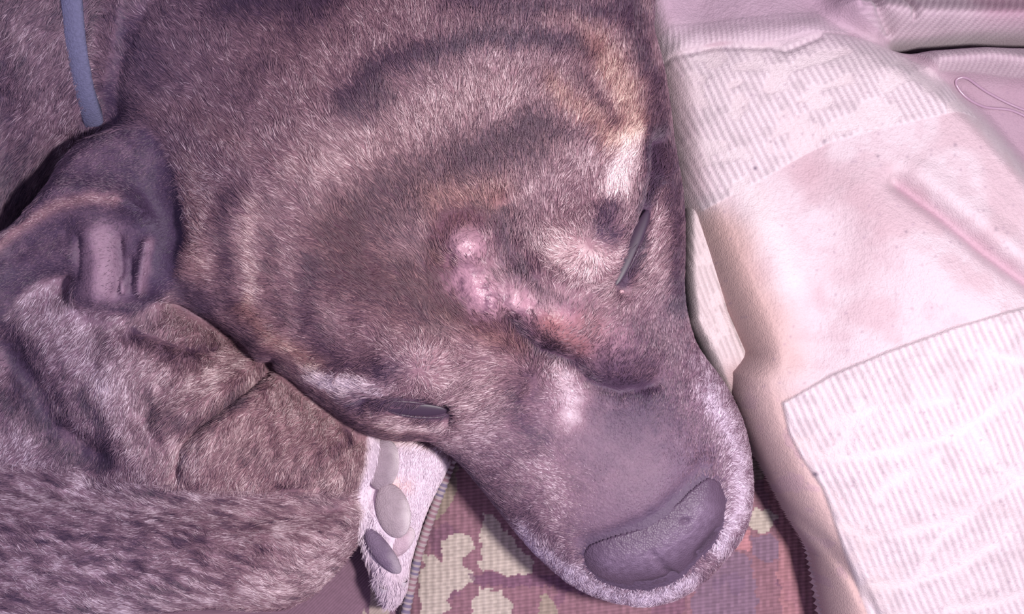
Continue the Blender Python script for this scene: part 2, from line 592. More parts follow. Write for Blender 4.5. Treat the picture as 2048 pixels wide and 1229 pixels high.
def rib_field(px, py):
    """rib relief (0..1) with its mask"""
    ph = rib_phase(px, py)
    r = 0.5 + 0.5 * np.cos(2 * np.pi * ph / 14.0)
    m1 = sstep(-2, 3, poly_sdf(px, py, PATCH1))
    rows = (py * .9 + px * .25)
    n = fbm(px / 42 + 3, rows / 26, 15, 2)
    m1 = m1 * (.35 + .65 * sstep(.34, .48, n))
    m2 = sstep(-2, 2, poly_sdf(px, py, PATCH2))
    ll = leaf_lines(px, py)
    m2 = m2 * (1 - .8 * np.exp(-(ll / (5 + 9 * vnoise(px / 30, py / 30, 66))) ** 2) * sstep(.25, .5, fbm(px / 50, py / 50, 67)))
    m2 = m2 * (.75 + .25 * sstep(.35, .5, fbm(px / 25, py / 25, 68)))
    m0 = sstep(-2, 3, poly_sdf(px, py, PATCH0))
    r0 = 0.5 + 0.5 * np.cos(2 * np.pi * (px + 4 * vnoise(px / 40, py / 20, 3)) / 10.5)
    m3 = sstep(-2, 3, poly_sdf(px, py, PATCH3))
    fan = np.where(px < 1770, py + .15 * px, px * .82 + py * .62)
    r3 = 0.5 + 0.5 * np.cos(2 * np.pi * fan / 11.5)
    m4 = sstep(-2, 3, poly_sdf(px, py, PATCH4))
    r4 = 0.5 + 0.5 * np.cos(2 * np.pi * (px - .25 * py + (py - 110) ** 2 * .006) / 11.0)
    rib = np.where(m0 > 0, r0, r); rib = np.where(m3 > 0, r3, rib); rib = np.where(m4 > 0, r4, rib)
    m = np.clip(m1 + m2 + m0 * .8 + m3 + m4, 0, 1)
    return rib, m


def bpx(X, Y):
    return to_px(X, Y, np.full_like(X, ZB))


def b_z(X, Y):
    px, py = bpx(X, Y)
    z = bz_top_px(px, py)
    rib, m = rib_field(px, py)
    fine = (px < 2100) & (py < 1260) & (py > -40)
    z = z + 0.00042 * (rib - .5) * m * fine + 0.0004 * m
    z = z - 0.0003 * (1 - m) * (vnoise(px / 5, py / 5, 31) - .5) * fine
    return z


def b_col(X, Y, Z):
    px, py = bpx(X, Y)
    rib, m = rib_field(px, py)
    cream = lin((238, 222, 229)); rose = lin((206, 172, 182)); smooth = lin((228, 210, 218)); tan = lin((214, 178, 172))
    mauve = lin((208, 180, 196))
    c = np.empty(px.shape + (3,)); c[:] = smooth

    def mix(a, col):
        a = np.clip(a, 0, 1)[..., None]
        c[...] = c * (1 - a) + np.asarray(col) * a
    n = fbm(px / 90, py / 90, 41)
    mix(.5 * sstep(.5, .75, n), rose)
    mix(.35 * sstep(.5, .7, fbm(px / 28, py / 28, 42)), lin((212, 186, 196)))
    # suede-like folded edge
    din = poly_sdf(px, py, TOP)
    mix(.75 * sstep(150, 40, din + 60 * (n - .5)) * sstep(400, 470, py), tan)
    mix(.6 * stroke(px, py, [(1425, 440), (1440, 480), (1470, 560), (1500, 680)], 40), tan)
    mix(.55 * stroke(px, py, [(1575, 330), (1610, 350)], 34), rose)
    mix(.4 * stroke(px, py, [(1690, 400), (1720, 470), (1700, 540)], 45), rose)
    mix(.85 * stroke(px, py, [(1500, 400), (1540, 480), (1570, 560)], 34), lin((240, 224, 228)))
    mix(.7 * stroke(px, py, [(1785, 385), (1860, 445), (1950, 520), (2048, 590), (2150, 660)], 17), lin((200, 158, 178)))  # crease shadow of the long fold, painted into the colour
    mix(.7 * sstep(.55, .7, fbm(px / 22, py / 22, 44)) * sstep(150, 60, din) * sstep(760, 820, py), rose)
    # ribbed knit areas
    jac = fbm(px / 30, py / 22, 51)
    cc = cream * (1 - .12 * sstep(.5, .7, jac)[..., None])
    a = m[..., None]
    line = (1 - rib) ** 1.6
    ribc = cc * (1 - 0.27 * line[..., None]) * np.where(line[..., None] > .5, [1.0, .97, 1.0], [1, 1, 1])
    c[...] = c * (1 - a) + ribc * a
    inp = np.clip(sstep(-2, 2, poly_sdf(px, py, PATCH1)) + sstep(-2, 2, poly_sdf(px, py, PATCH2)), 0, 1)
    mix(inp * (1 - m) * .85, lin((240, 226, 230)))
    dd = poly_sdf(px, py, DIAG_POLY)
    mix(.8 * sstep(-50, 30, dd) * (1 - .35 * m), lin((176, 144, 164)))  # lower folds past the diagonal: their shade is put into the colour
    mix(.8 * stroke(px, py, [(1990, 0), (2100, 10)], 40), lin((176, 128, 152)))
    mix(.8 * sstep(130, 10, py) * sstep(1800, 1700, px), lin((194, 164, 186)))  # painted shade on the slope that turns away from the light
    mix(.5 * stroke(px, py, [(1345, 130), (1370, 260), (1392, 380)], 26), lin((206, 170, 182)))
    # specks of lint
    hx = np.floor(px / 9).astype(np.int64); hy = np.floor(py / 9).astype(np.int64)
    sp = _hash(hx, hy, 77)
    cx = (hx + .3 + .4 * _hash(hx, hy, 78)) * 9; cy = (hy + .3 + .4 * _hash(hx, hy, 79)) * 9
    dot = (sp > .972) * np.exp(-(((px - cx) ** 2 + (py - cy) ** 2) / 7))
    mix(.45 * dot, lin((160, 134, 158)))
    for (lx, ly, lr, la) in ((1503, 341, 4, .9), (1534, 288, 3, .5), (1610, 938, 5, .9), (1738, 320, 3, .6), (1640, 288, 4, .5), (1888, 298, 4, .5), (1780, 470, 3, .6), (1953, 465, 4, .4)):
        mix(la * np.exp(-((px - lx) ** 2 + (py - ly) ** 2) / lr ** 2), lin((110, 92, 116)))
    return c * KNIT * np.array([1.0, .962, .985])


bl = bpy.data.objects.new('blanket', None); SC.collection.objects.link(bl)
tag(bl, 'pale pink ribbed jacquard knit blanket bunched beside the dog head', 'blanket')
x0, x1 = 0.052, 0.222
xs = axis_coords(x0 - .002, x0, x1, 0.42, 0.00045, 0.004)
ys = axis_coords(-0.24, -0.137, 0.128, 0.205, 0.00045, 0.004)
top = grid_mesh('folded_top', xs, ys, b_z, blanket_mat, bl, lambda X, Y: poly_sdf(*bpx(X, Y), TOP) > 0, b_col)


def u_z(X, Y):
    px, py = to_px(X, Y, np.full_like(X, .02))
    din = poly_sdf(px, py, UNDER)
    t = np.clip(din / 26, 0, 1)
    z = 0.002 + (0.022 + 0.020 * sstep(900, 700, py) * sstep(360, 440, py)) * np.sqrt(np.clip(1 - (1 - t) ** 2, 0, 1))
    z = z - .012 * sstep(100, -40, py) * 0
    rib = 0.5 + 0.5 * np.cos(2 * np.pi * (px * .93 - py * .36) / 11)
    return z + 0.0004 * rib - 0.020 * sstep(60, 130, din)


def u_c(X, Y, Z):
    px, py = to_px(X, Y, np.full_like(X, .02))
    rib = 0.5 + 0.5 * np.cos(2 * np.pi * (px * .93 - py * .36 + 5 * vnoise(px / 40, py / 40, 2)) / 11)
    c = np.empty(px.shape + (3,)); c[:] = lin((236, 218, 222))
    n = fbm(px / 22, py / 22, 61)
    line = (1 - rib) ** 1.6 * sstep(.3, .45, n)
    c *= (1 - .3 * line)[..., None]
    a = (.8 * stroke(px, py, [(1455, 750), (1500, 860), (1560, 980), (1600, 1060)], 30))[..., None]
    return (c * (1 - a) + a * lin((204, 170, 172))) * KNIT * np.array([1.0, .962, .985])


xs = axis_coords(0.04, 0.046, 0.15, 0.16, 0.0005, 0.004)
ys = axis_coords(-0.24, -0.134, 0.132, 0.205, 0.0005, 0.004)
grid_mesh('under_layer', xs, ys, u_z, blanket_mat, bl, lambda X, Y: poly_sdf(*to_px(X, Y, np.full_like(X, .02)), UNDER) > 0, u_c)
# loop of thin cord caught in the folds
lp = smooth_closed([(1928, 158), (1936, 148), (1958, 152), (2000, 176), (2060, 205), (2120, 225), (2128, 236), (2110, 240), (2050, 212), (1990, 204), (1950, 186)], 8)
lx, ly = P2(lp[:, 0], lp[:, 1], ZB)
lz = b_z(lx, ly) + 0.0006
cord_mat = material('satin_cord', tuple(lin((150, 122, 142))), 0.3, 0.5)
tube_mesh('hem_loop', np.stack([lx, ly, lz], 1), 0.0006, cord_mat, bl, 8, closed=True)

# ------------------------------------------------------------------ dog : body volume
AX = np.array([.577, .817]); OC = np.array([1067., 702.])


def ad(px, py):
    a = (px - OC[0]) * AX[0] + (py - OC[1]) * AX[1]
    d = -(px - OC[0]) * AX[1] + (py - OC[1]) * AX[0]
    return a, d


HEAD = [(1290, -40), (1302, 60), (1326, 160), (1345, 300), (1360, 400), (1364, 500), (1366, 590), (1380, 660), (1400, 705), (1445, 765), (1478, 830), (1497, 900), (1503, 980), (1490, 1055), (1450, 1115), (1400, 1165), (1345, 1198), (1285, 1210), (1220, 1200), (1150, 1172), (1085, 1120), (1030, 1060), (975, 990), (925, 930), (890, 900), (855, 880), (790, 876), (730, 858), (660, 812), (600, 765), (530, 715), (450, 655), (400, 625), (350, 590), (325, 520), (318, 440), (300, 360), (240, 260), (200, 120), (260, -60), (480, -240), (800, -330), (1100, -300), (1250, -180)]
NECK = [(560, -420), (100, -430), (-500, -470), (-1100, -420), (-1500, -200), (-1560, 200), (-1300, 520), (-700, 620), (-200, 600), (20, 500), (60, 430), (150, 330), (250, 300), (420, 200), (620, 0)]
CHEST = [(-1500, 300), (-700, 380), (-200, 430), (60, 450), (260, 520), (380, 560), (480, 660), (560, 705), (680, 790), (760, 860), (762, 930), (735, 985), (700, 1020), (560, 1040), (300, 1020), (0, 990), (-300, 980), (-900, 900), (-1500, 760)]
LIMB = [(-1300, 900), (-500, 900), (0, 925), (150, 938), (330, 975), (500, 985), (640, 985), (720, 985), (742, 1010), (728, 1060), (690, 1120), (640, 1175), (590, 1208), (520, 1215), (400, 1212), (200, 1240), (0, 1290), (-500, 1380), (-1300, 1380)]
PAW = [(750, 850), (850, 840), (915, 880), (898, 930), (870, 985), (850, 1030), (832, 1085), (820, 1130), (812, 1180), (792, 1206), (768, 1200), (748, 1160), (730, 1115), (708, 1060), (706, 1010), (722, 960), (732, 900)]
EAR = [(352, 345), (315, 272), (270, 255), (205, 268), (140, 300), (92, 385), (45, 440), (0, 480), (-55, 545), (-80, 640), (-60, 740), (-20, 730), (0, 670), (22, 615), (60, 572), (105, 552), (150, 556), (146, 596), (170, 614), (215, 622), (265, 622), (305, 604), (352, 575), (372, 460)]
EAR2 = [(1180, -20), (1262, 40), (1292, 34), (1312, -40), (1370, -160), (1340, -260), (1250, -230), (1160, -140)]

vh = 0.0017
gx = np.arange(-0.60, 0.116, vh); gy = np.arange(-0.185, 0.235, vh); gz = np.arange(-0.004, 0.128, vh)
GX, GY = np.meshgrid(gx, gy, indexing='ij')


def shell2d(poly, zc, ht, hb, R, bl_=3, sm=3):
    pts = smooth_closed(poly, sm)
    wx, wy = P2(pts[:, 0], pts[:, 1], zc)
    d = poly_sdf(GX, GY, np.stack([wx, wy], 1))
    db = blur(d, 10)
    w = sstep(0.002, 0.012, d)
    d = d * (1 - w) + db * w
    return dict(d=d, zc=zc, ht=ht, hb=hb, R=R)


gpx, gpy = to_px(GX, GY, np.full_like(GX, .05))
A, D_ = ad(gpx, gpy)
stop = sstep(140, -150, A)
ht = 0.045 + 0.033 * stop - 0.008 * sstep(250, 560, A)
ht = ht - 0.020 * sstep(-520, -900, A)
Rh = 0.042 + 0.046 * sstep(60, -260, A)
shells = [
    dict(shell2d(HEAD, 0.034, ht, 0.046, Rh)),
    dict(shell2d(NECK, 0.026, 0.062 + 0 * GX, 0.05, 0.075)),
    dict(shell2d(CHEST, 0.020, 0.040 + 0.006 * np.exp(-((gpx - 350) / 260) ** 2), 0.04, 0.040)),
    dict(shell2d(LIMB, 0.020, 0.040 + 0 * GX, 0.03, 0.026)),
    dict(shell2d(PAW, 0.009, 0.017 + 0 * GX, 0.02, 0.013)),
]
# ear: thin flap with a raised folded rim, hollow inside
rim = ridge(gpx, gpy, [(0, 500), (60, 440), (120, 402), (180, 392), (260, 400), (320, 425)], 24)
eh = 0.012 + 0.006 * sstep(0, 330, gpx) + 0.008 * rim
eh = eh - 0.004 * ridge(gpx, gpy, [(60, 510), (120, 480), (160, 470)], 30)
shells.append(dict(shell2d(EAR, 0.058, eh, 0.006, 0.010)))
shells.append(dict(shell2d(EAR2, 0.050, 0.012 + 0 * GX, 0.008, 0.012)))
KS = [0, .004, .003, .005, .002, .009, .006]
f = np.empty((len(gx), len(gy), len(gz)), np.float32)
for kz, z in enumerate(gz):
    tot = None
    for s_, k in zip(shells, KS):
        H = np.where(z > s_['zc'], s_['ht'], s_['hb'])
        R = s_['R']
        g = np.sqrt(np.maximum(0, 1 - s_['d'] / R) ** 2 + ((z - s_['zc']) / H) ** 2) - 1
        g = g * np.minimum(R, H)
        if tot is None:
            tot = g
        else:
            h_ = np.clip(k - np.abs(tot - g), 0, None) / k
            tot = np.minimum(tot, g) - h_ * h_ * k * .25
    f[:, :, kz] = np.maximum(tot, 0.0006 - z)
V, F = surface_nets(f, (gx[0], gy[0], gz[0]), vh)
del f
tmpm = bpy.data.materials.new('tmp')
tmp = new_mesh('tmp', V, F, tmpm)
md = tmp.modifiers.new('s', 'SMOOTH'); md.iterations = 3; md.factor = .5
md = tmp.modifiers.new('u', 'SUBSURF'); md.levels = 1; md.render_levels = 1
dg = bpy.context.evaluated_depsgraph_get()
me = bpy.data.meshes.new_from_object(tmp.evaluated_get(dg))
bpy.data.objects.remove(tmp)
bpy.data.materials.remove(tmpm)

bvh0 = BVHTree.FromPolygons([tuple(v.co) for v in me.vertices], [tuple(p.vertices) for p in me.polygons])
NOSE = [(1166, 1108), (1176, 1140), (1205, 1166), (1250, 1180), (1300, 1182), (1345, 1168), (1375, 1146), (1392, 1124), (1425, 1096), (1446, 1050), (1452, 1005), (1438, 965), (1408, 952), (1372, 975), (1330, 1012), (1280, 1044), (1215, 1066), (1178, 1084)]


# ---- fine modelling: creases, lids, swellings
nv = len(me.vertices)
co = np.empty(nv * 3, np.float32); me.vertices.foreach_get('co', co); co = co.reshape(-1, 3).astype(float)
no = np.empty(nv * 3, np.float32); me.vertex_normals.foreach_get('vector', no); no = no.reshape(-1, 3).astype(float)
vpx, vpy = to_px(co[:, 0], co[:, 1], co[:, 2])


def lesion_mask(x, y):
    m = stroke(x, y, [(925, 490), (940, 490)], 44)
    m = np.maximum(m, stroke(x, y, [(930, 560), (970, 600)], 42))
    m = np.maximum(m, stroke(x, y, [(1020, 600), (1050, 615)], 30))
    m = np.maximum(m, .8 * stroke(x, y, [(1090, 640), (1140, 640)], 36))
    m = np.maximum(m, .45 * stroke(x, y, [(1200, 665), (1240, 680)], 42))
    m = np.maximum(m, .6 * stroke(x, y, [(1110, 660), (1170, 700)], 30))
    return m


def blob(x, y, cx, cy, r, r2=None, ang=0):
    r2 = r2 or r
    c, s = math.cos(ang), math.sin(ang)
    u = ((x - cx) * c + (y - cy) * s) / r; v = (-(x - cx) * s + (y - cy) * c) / r2
    return np.exp(-(u * u + v * v) ** 1.25)


def relief(x, y):
    """outward displacement in mm"""
    d = np.zeros_like(x)
    for (cx, cy, r, r2, an, h) in [
        (934, 496, 47, 47, 0, 9.5), (958, 585, 46, 38, .6, 4.0), (1030, 598, 16, 24, 0, 3.2), (985, 622, 18, 16, 0, 1.2),
        (905, 522, 10, 15, 0.3, -1.6), (1046, 622, 14, 14, 0, 1.2), (1040, 560, 24, 24, 0, 1.4),
        (1112, 640, 62, 44, .3, 7.0), (1232, 700, 92, 76, .5, 9.0), (1196, 664, 26, 20, 0, 1.0),
        (1168, 492, 88, 78, 0, 6.5), (846, 728, 88, 74, 0, 6.5),
        (1262, 375, 40, 90, .2, 4.0), (1300, 545, 34, 60, 0, 1.5), (1335, 470, 22, 120, 0, 3.0),
        (720, 768, 90, 36, .35, 3.5), (820, 858, 90, 20, .15, 2.0),
        (1010, 800, 60, 60, 0, 1.0), (1290, 1010, 90, 60, .7, 1.5)]:
        d += h * blob(x, y, cx, cy, r, r2, an)
    for pts, w, h in [
        ([(1318, 290), (1306, 360), (1292, 420), (1268, 480), (1246, 540), (1240, 575)], 15, -6.5),
        ([(730, 806), (780, 800), (840, 806), (892, 828)], 17, -6.0),
        ([(893, 822), (898, 850)], 8, -2.0),
        ([(1020, 640), (1050, 680), (1090, 712), (1150, 722), (1175, 762), (1240, 782), (1310, 770)], 15, -4.0),
        ([(1010, 420), (1020, 500), (1070, 560)], 20, -2.2),
        ([(1085, 735), (1070, 790)], 14, -1.2),
        ([(1310, 740), (1290, 790)], 16, -1.5),
        ([(1165, 1085), (1240, 1062), (1310, 1030), (1370, 975), (1405, 940)], 16, -1.8),
        ([(1080, 640), (900, 400), (700, 150)], 36, -1.0),
        ([(1345, 360), (1352, 480)], 7, -1.6),
        # ear inner folds
        ([(185, 470), (200, 520), (195, 590)], 24, 3.2), ([(236, 480), (240, 540), (232, 585)], 10, -3.0),
        ([(296, 488), (284, 540), (276, 580)], 11, 3.4), ([(258, 520), (262, 580)], 10, -2.4), ([(240, 560), (243, 585)], 5, 1.6),
        ([(300, 400), (330, 430), (345, 480)], 30, -4.0), ([(156, 480), (152, 550)], 8, -2.0),
        # folds of loose skin on chest and foreleg
        ([(545, 735), (500, 775), (450, 812), (400, 850), (360, 895), (345, 960)], 13, -5.5),
        ([(520, 715), (470, 770), (400, 815), (330, 850)], 26, 3.5),
        ([(560, 760), (480, 830), (420, 890), (400, 950)], 26, 2.5),
        ([(0, 700), (60, 790), (90, 860), (170, 930)], 44, -9.0),
        ([(230, 700), (220, 790), (250, 880), (300, 940)], 34, 2.5), ([(320, 780), (290, 830)], 24, -2.5),
        ([(-60, 800), (0, 870), (60, 920)], 60, -5.0),
        ([(560, 985), (640, 982)], 12, -2.0), ([(640, 960), (720, 880)], 16, -2.2), ([(280, 660), (380, 690), (440, 700)], 14, -1.6),
        ([(300, 1080), (460, 1060), (600, 1100)], 30, 1.5), ([(120, 1180), (330, 1090), (480, 1060)], 20, -1.5),
        # neck
        ([(60, 380), (120, 300), (180, 250)], 20, -4.0),
        ([(0, 200), (20, 330), (30, 420)], 30, -2.5), ([(20, 60), (60, 200)], 22, 1.0),
        ([(246, 0), (235, 120), (210, 230)], 22, -2.0),
        # paw
        ([(745, 975), (735, 1010)], 9, -2.0), ([(735, 1060), (770, 1085)], 8, -1.6), ([(800, 1150), (835, 1110)], 8, -1.5),
    ]:
        d += h * np.exp(-(line_dist(x, y, pts) / w) ** 2)
    lm = lesion_mask(x, y)
    d += lm * (1.9 * (fbm(x / 17, y / 17, 91) - .5) + .5 * (vnoise(x / 8, y / 8, 92) - .5))
    d += 0.8 * (fbm(x / 70, y / 70, 93) - .5)
    d -= 3.2 * sstep(16, 36, poly_sdf(x, y, NOSE))
    return d


upf = np.clip(no[:, 2] * 1.3, 0, 1)
disp = relief(vpx, vpy) * 0.001 * upf
vis = (vpx > -900)
# parted lips: a groove running round the side of the muzzle
va, vd = ad(vpx, vpy)
lipz = 0.021 + 0.004 * np.clip(np.abs(vd) / 240, 0, 1) ** 2
groove = -0.0035 * np.exp(-((co[:, 2] - lipz) / 0.0017) ** 2) * sstep(40, 140, va) * (np.abs(no[:, 2]) < .85)
co += no * (disp * vis + groove)[:, None]
me.vertices.foreach_set('co', co.astype(np.float32).ravel()); me.update()

# ------------------------------------------------------------------ coat colours
DARK = lin((64, 46, 70)); MID = lin((126, 97, 115)); LIGHT = lin((222, 202, 218))
WDARK = lin((82, 50, 62)); WMID = lin((144, 103, 104)); WLIGHT = lin((222, 194, 184))
headp = smooth_closed(HEAD, 3); limbp = smooth_closed(LIMB, 3); pawp = smooth_closed(PAW, 3); earp = smooth_closed(EAR, 3); chestp = smooth_closed(CHEST, 3)




class PlanSDF:
    """signed distance to an outline, tabulated on a coarse plan grid"""
    def __init__(self, pts, x0, x1, y0, y1, st=4.0):
        self.x0, self.y0, self.st = x0, y0, st
        gx_ = np.arange(x0, x1 + st, st); gy_ = np.arange(y0, y1 + st, st)
        self.t = poly_sdf(*np.meshgrid(gx_, gy_, indexing='ij'), pts)

    def __call__(self, x, y):
        n, m = self.t.shape
        u = np.clip((x - self.x0) / self.st, 0, n - 1.001); v = np.clip((y - self.y0) / self.st, 0, m - 1.001)
        i = u.astype(int); j = v.astype(int); fu = u - i; fv = v - j; t = self.t
        return t[i, j] * (1 - fu) * (1 - fv) + t[i + 1, j] * fu * (1 - fv) + t[i, j + 1] * (1 - fu) * fv + t[i + 1, j + 1] * fu * fv


head_sdf = PlanSDF(headp, 100, 1650, -400, 1300)
ear_sdf = PlanSDF(earp, -150, 420, 200, 800)
limb_sdf = PlanSDF(limbp, -1400, 900, 800, 1500, 5.0)
paw_sdf = PlanSDF(pawp, 640, 980, 800, 1260)


def regions(x, y, z):
    """soft membership of head, ear, limb, paw, chest, neck"""
    ear = sstep(-8, 6, ear_sdf(x, y)) * sstep(.046, .056, z)
    hd = sstep(-20, 4, head_sdf(x, y)) * (1 - ear)
    rest = (1 - hd) * (1 - ear)
    paw = sstep(-6, 4, paw_sdf(x, y)) * rest * sstep(.045, .035, z) * sstep(700, 722, x + .15 * (1000 - y))
    rest = rest * (1 - paw)
    limb = sstep(-12, 8, limb_sdf(x, y)) * rest
    rest = rest * (1 - limb)
    neck = rest * sstep(560, 460, y - .1 * x)
    chest = rest - neck
    return hd, ear, limb, paw, chest, neck


def coat(x, y, z):
    hd, ear, limb, paw, chest, neck = regions(x, y, z)
    n1 = fbm(x / 60, y / 60, 101); n2 = fbm(x / 16, y / 16, 102)
    wx = x + 26 * (n1 - .5); wy = y + 26 * (fbm(x / 60, y / 60, 103) - .5)
    L = np.full(x.shape, .46); Wm = np.full(x.shape, .38)
    a, d = ad(x, y)

    def s(pts, w, dl, dw=0.0):
        nonlocal L, Wm
        k = stroke(wx, wy, pts, w)
        L = L + dl * k; Wm = Wm + dw * k
    # --- head
    s([(690, 220), (720, 180), (780, 140), (860, 112), (1000, 88), (1130, 92), (1190, 115)], 26, -.26, -.1)
    s([(500, 200), (540, 120), (620, 50), (700, -10)], 26, -.10)
    s([(470, 10), (560, 0), (640, 10)], 46, -.30, -.2)
    s([(900, 10), (1050, 25), (1230, 30)], 34, -.26, -.1)
    s([(735, 235), (765, 200)], 34, -.26)
    s([(930, 330), (1000, 310), (1080, 280)], 46, -.38, .2)
    s([(872, 500), (885, 445), (935, 425), (990, 448), (1010, 490)], 15, -.26, .2)
    s([(880, 560), (905, 620), (960, 650), (1020, 655)], 15, -.24, .2)
    s([(700, 200), (780, 135), (1000, 85), (1180, 112)], 15, -.14, 0)
    s([(1100, 700), (1180, 760), (1290, 780)], 16, -.2)
    s([(1050, 560), (1090, 600), (1150, 610)], 16, -.14)
    s([(1040, 250), (1150, 290)], 22, -.12)
    s([(830, 380), (760, 430), (700, 470), (700, 540), (760, 570), (850, 600)], 66, -.32, .3)
    s([(880, 420), (930, 400), (1000, 400)], 40, .08, .5)
    s([(470, 400), (458, 480), (470, 590), (510, 660)], 20, -.26)
    s([(560, 470), (545, 560), (580, 650)], 16, -.16, .1)
    s([(520, 420), (505, 500), (520, 600)], 18, .16, .2)
    s([(630, 540), (620, 620), (640, 690), (690, 730), (760, 750)], 24, -.30)
    s([(380, 330), (400, 420), (400, 540)], 30, .10, .25)
    s([(310, 390), (345, 470), (360, 560), (420, 620)], 34, -.38, -.2)
    s([(430, 640), (530, 710), (640, 790), (740, 860), (860, 880)], 13, -.34, .2)  # thin shadow along the cheek outline, painted into the coat
    s([(500, 620), (560, 690), (640, 740)], 22, .02, .55)
    s([(1190, 100), (1240, 180), (1270, 260)], 34, .12, .75)
    s([(1100, 180), (1180, 240), (1220, 290)], 26, .04, .6)
    s([(1150, 150), (1200, 220), (1240, 270)], 12, -.22, .1)
    s([(1255, -10), (1282, 90), (1310, 200), (1335, 330), (1350, 440), (1362, 620)], 26, -.34, 0)
    s([(1262, 295), (1250, 340), (1232, 380)], 30, .55, .1)
    s([(1100, 285), (1180, 320), (1230, 350)], 26, .14)
    s([(1225, 420), (1205, 455), (1225, 470)], 20, -.34, -.2)
    s([(1312, 290), (1298, 380), (1272, 470), (1242, 570)], 15, -.50, -.2)
    s([(1160, 500), (1130, 490)], 60, .18, .1)
    s([(1170, 540), (1220, 500)], 30, .12)
    s([(1310, 430), (1290, 520), (1320, 560)], 16, .16)
    s([(1012, 420), (1015, 500), (1060, 550)], 24, -.24)
    s([(960, 420), (900, 440), (880, 540), (890, 620), (960, 660), (1040, 700)], 22, -.14, .5)
    s([(850, 725), (830, 700)], 60, .14)
    s([(640, 765), (700, 780), (760, 775)], 32, .42, -.2)
    s([(790, 740), (770, 750)], 24, -.28, -.2)
    s([(720, 805), (800, 800), (895, 828)], 17, -.50, -.2)
    s([(780, 855), (860, 860), (900, 850)], 12, .22)
    s([(1130, 745), (1146, 790), (1138, 840)], 32, .36, .05)
    s([(1040, 660), (1080, 705), (1150, 722)], 20, -.34, -.2)
    s([(1050, 760), (1040, 840), (1080, 880)], 26, -.14)
    s([(1240, 780), (1300, 800), (1250, 850)], 46, -.22)
    s([(960, 820), (1000, 860), (940, 870)], 36, .12)
    s([(1100, 940), (1130, 1010)], 50, .12)
    s([(920, 930), (1000, 1000), (1080, 1060)], 34, -.06)
    s([(1415, 800), (1450, 850), (1478, 930), (1480, 1020), (1440, 1090)], 30, .34, -.45)
    s([(1040, 1060), (1110, 1130), (1200, 1180), (1300, 1198), (1380, 1160)], 26, .34, -.45)
    s([(1400, 730), (1420, 760)], 24, .1, -.2)
    s([(1230, 900), (1330, 900), (1270, 990)], 90, -.10, -.1)
    s([(1230, 720), (1280, 700)], 55, -.14, .1)
    s([(690, 480), (800, 560), (900, 640)], 60, -.08, .2)
    s([(600, 340), (700, 320), (820, 260), (1000, 190)], 50, .10, .1)
    s([(900, 130), (1020, 130)], 24, .05)
    s([(1160, 60), (1100, 55)], 20, .12, .2)
    s([(280, 240), (400, 240), (480, 300)], 36, .04, .2)
    s([(300, 150), (260, 60)], 36, -.16, -.3)
    s([(220, 200), (250, 260)], 40, -.24, -.3)
    L = L - .05 * sstep(0, 120, a) - .01
    Lh, Wh = L, Wm - .45 * sstep(650, 250, x) * sstep(560, 300, y) - .25 * sstep(0, 120, a)
    # faint striping of the coat around the crown
    rr = np.hypot(x - 1060, y - 740)
    Lh = Lh + .13 * (fbm(rr / 34 + 2 * n1, np.arctan2(y - 740, x - 1060) * 3.2, 105) - .5) * sstep(60, -200, a)
    Lh = Lh - .10 * sstep(700, 1000, rr)
    # --- ear
    Le = .20 + 0 * x; We = np.full(x.shape, -.3)
    Le = Le + .30 * stroke(x, y, [(-40, 520), (40, 455), (110, 412), (180, 396), (230, 400)], 16)
    We = We + .7 * stroke(x, y, [(-40, 520), (40, 455), (110, 412), (180, 396), (230, 400)], 20)
    Le = Le + .10 * stroke(x, y, [(120, 330), (230, 300)], 40)
    Le = Le + .20 * stroke(x, y, [(195, 470), (205, 540)], 26) + .16 * stroke(x, y, [(180, 590), (230, 590)], 30) + .32 * stroke(x, y, [(300, 485), (282, 580)], 12) + .28 * stroke(x, y, [(240, 560), (243, 585)], 5)
    Le = Le - .22 * stroke(x, y, [(290, 410), (330, 440), (345, 530)], 30) + .06 * stroke(x, y, [(60, 510), (120, 490)], 40)
    # --- limb : fine brindle flecks along the leg
    u = (x * .96 + y * .28); v = (-x * .28 + y * .96)
    f1 = fbm(u / 38, v / 8, 111); f2 = fbm(x / 150, y / 60, 112)
    Ll = .54 + .95 * (f1 - .5) + .35 * (f2 - .5)
    Ll = Ll - .16 * stroke(wx, wy, [(350, 1070), (450, 1080), (560, 1130)], 36) - .12 * stroke(wx, wy, [(100, 1080), (250, 1060)], 40) + .10 * stroke(wx, wy, [(520, 1180), (620, 1150)], 34) - .08 * sstep(200, 0, x) + .06 * stroke(wx, wy, [(60, 960), (250, 990)], 40)
    Wl = -.10 + .45 * sstep(100, 600, x)
    # --- chest
    u2 = (x * .45 + y * .89); v2 = (x * .89 - y * .45)
    g1 = fbm(v2 / 12, u2 / 60, 121); g2 = fbm(x / 70, y / 70, 122)
    Lc = .56 + .55 * (g1 - .5) + .45 * (g2 - .5)
    for pts, w, dl in [([(260, 665), (330, 700), (420, 705)], 20, -.30), ([(300, 780), (320, 830), (350, 850), (430, 830), (480, 790)], 20, -.30),
                       ([(470, 830), (540, 760)], 14, -.14), ([(500, 920), (600, 900), (660, 850)], 28, -.16), ([(560, 975), (640, 950), (700, 880)], 16, -.18),
                       ([(50, 700), (60, 800), (130, 880), (200, 910)], 40, -.30), ([(175, 780), (210, 860), (205, 930)], 15, -.28), ([(120, 700), (130, 790)], 18, -.16), ([(540, 800), (500, 850)], 12, -.14), ([(620, 930), (720, 860)], 14, -.22), ([(430, 760), (480, 720)], 14, .14), ([(330, 740), (390, 760)], 14, .14), ([(0, 640), (20, 700)], 34, -.2),
                       ([(420, 640), (520, 700)], 30, .05), ([(560, 800), (620, 830)], 40, .10), ([(210, 780), (240, 860), (290, 930)], 20, .10)]:
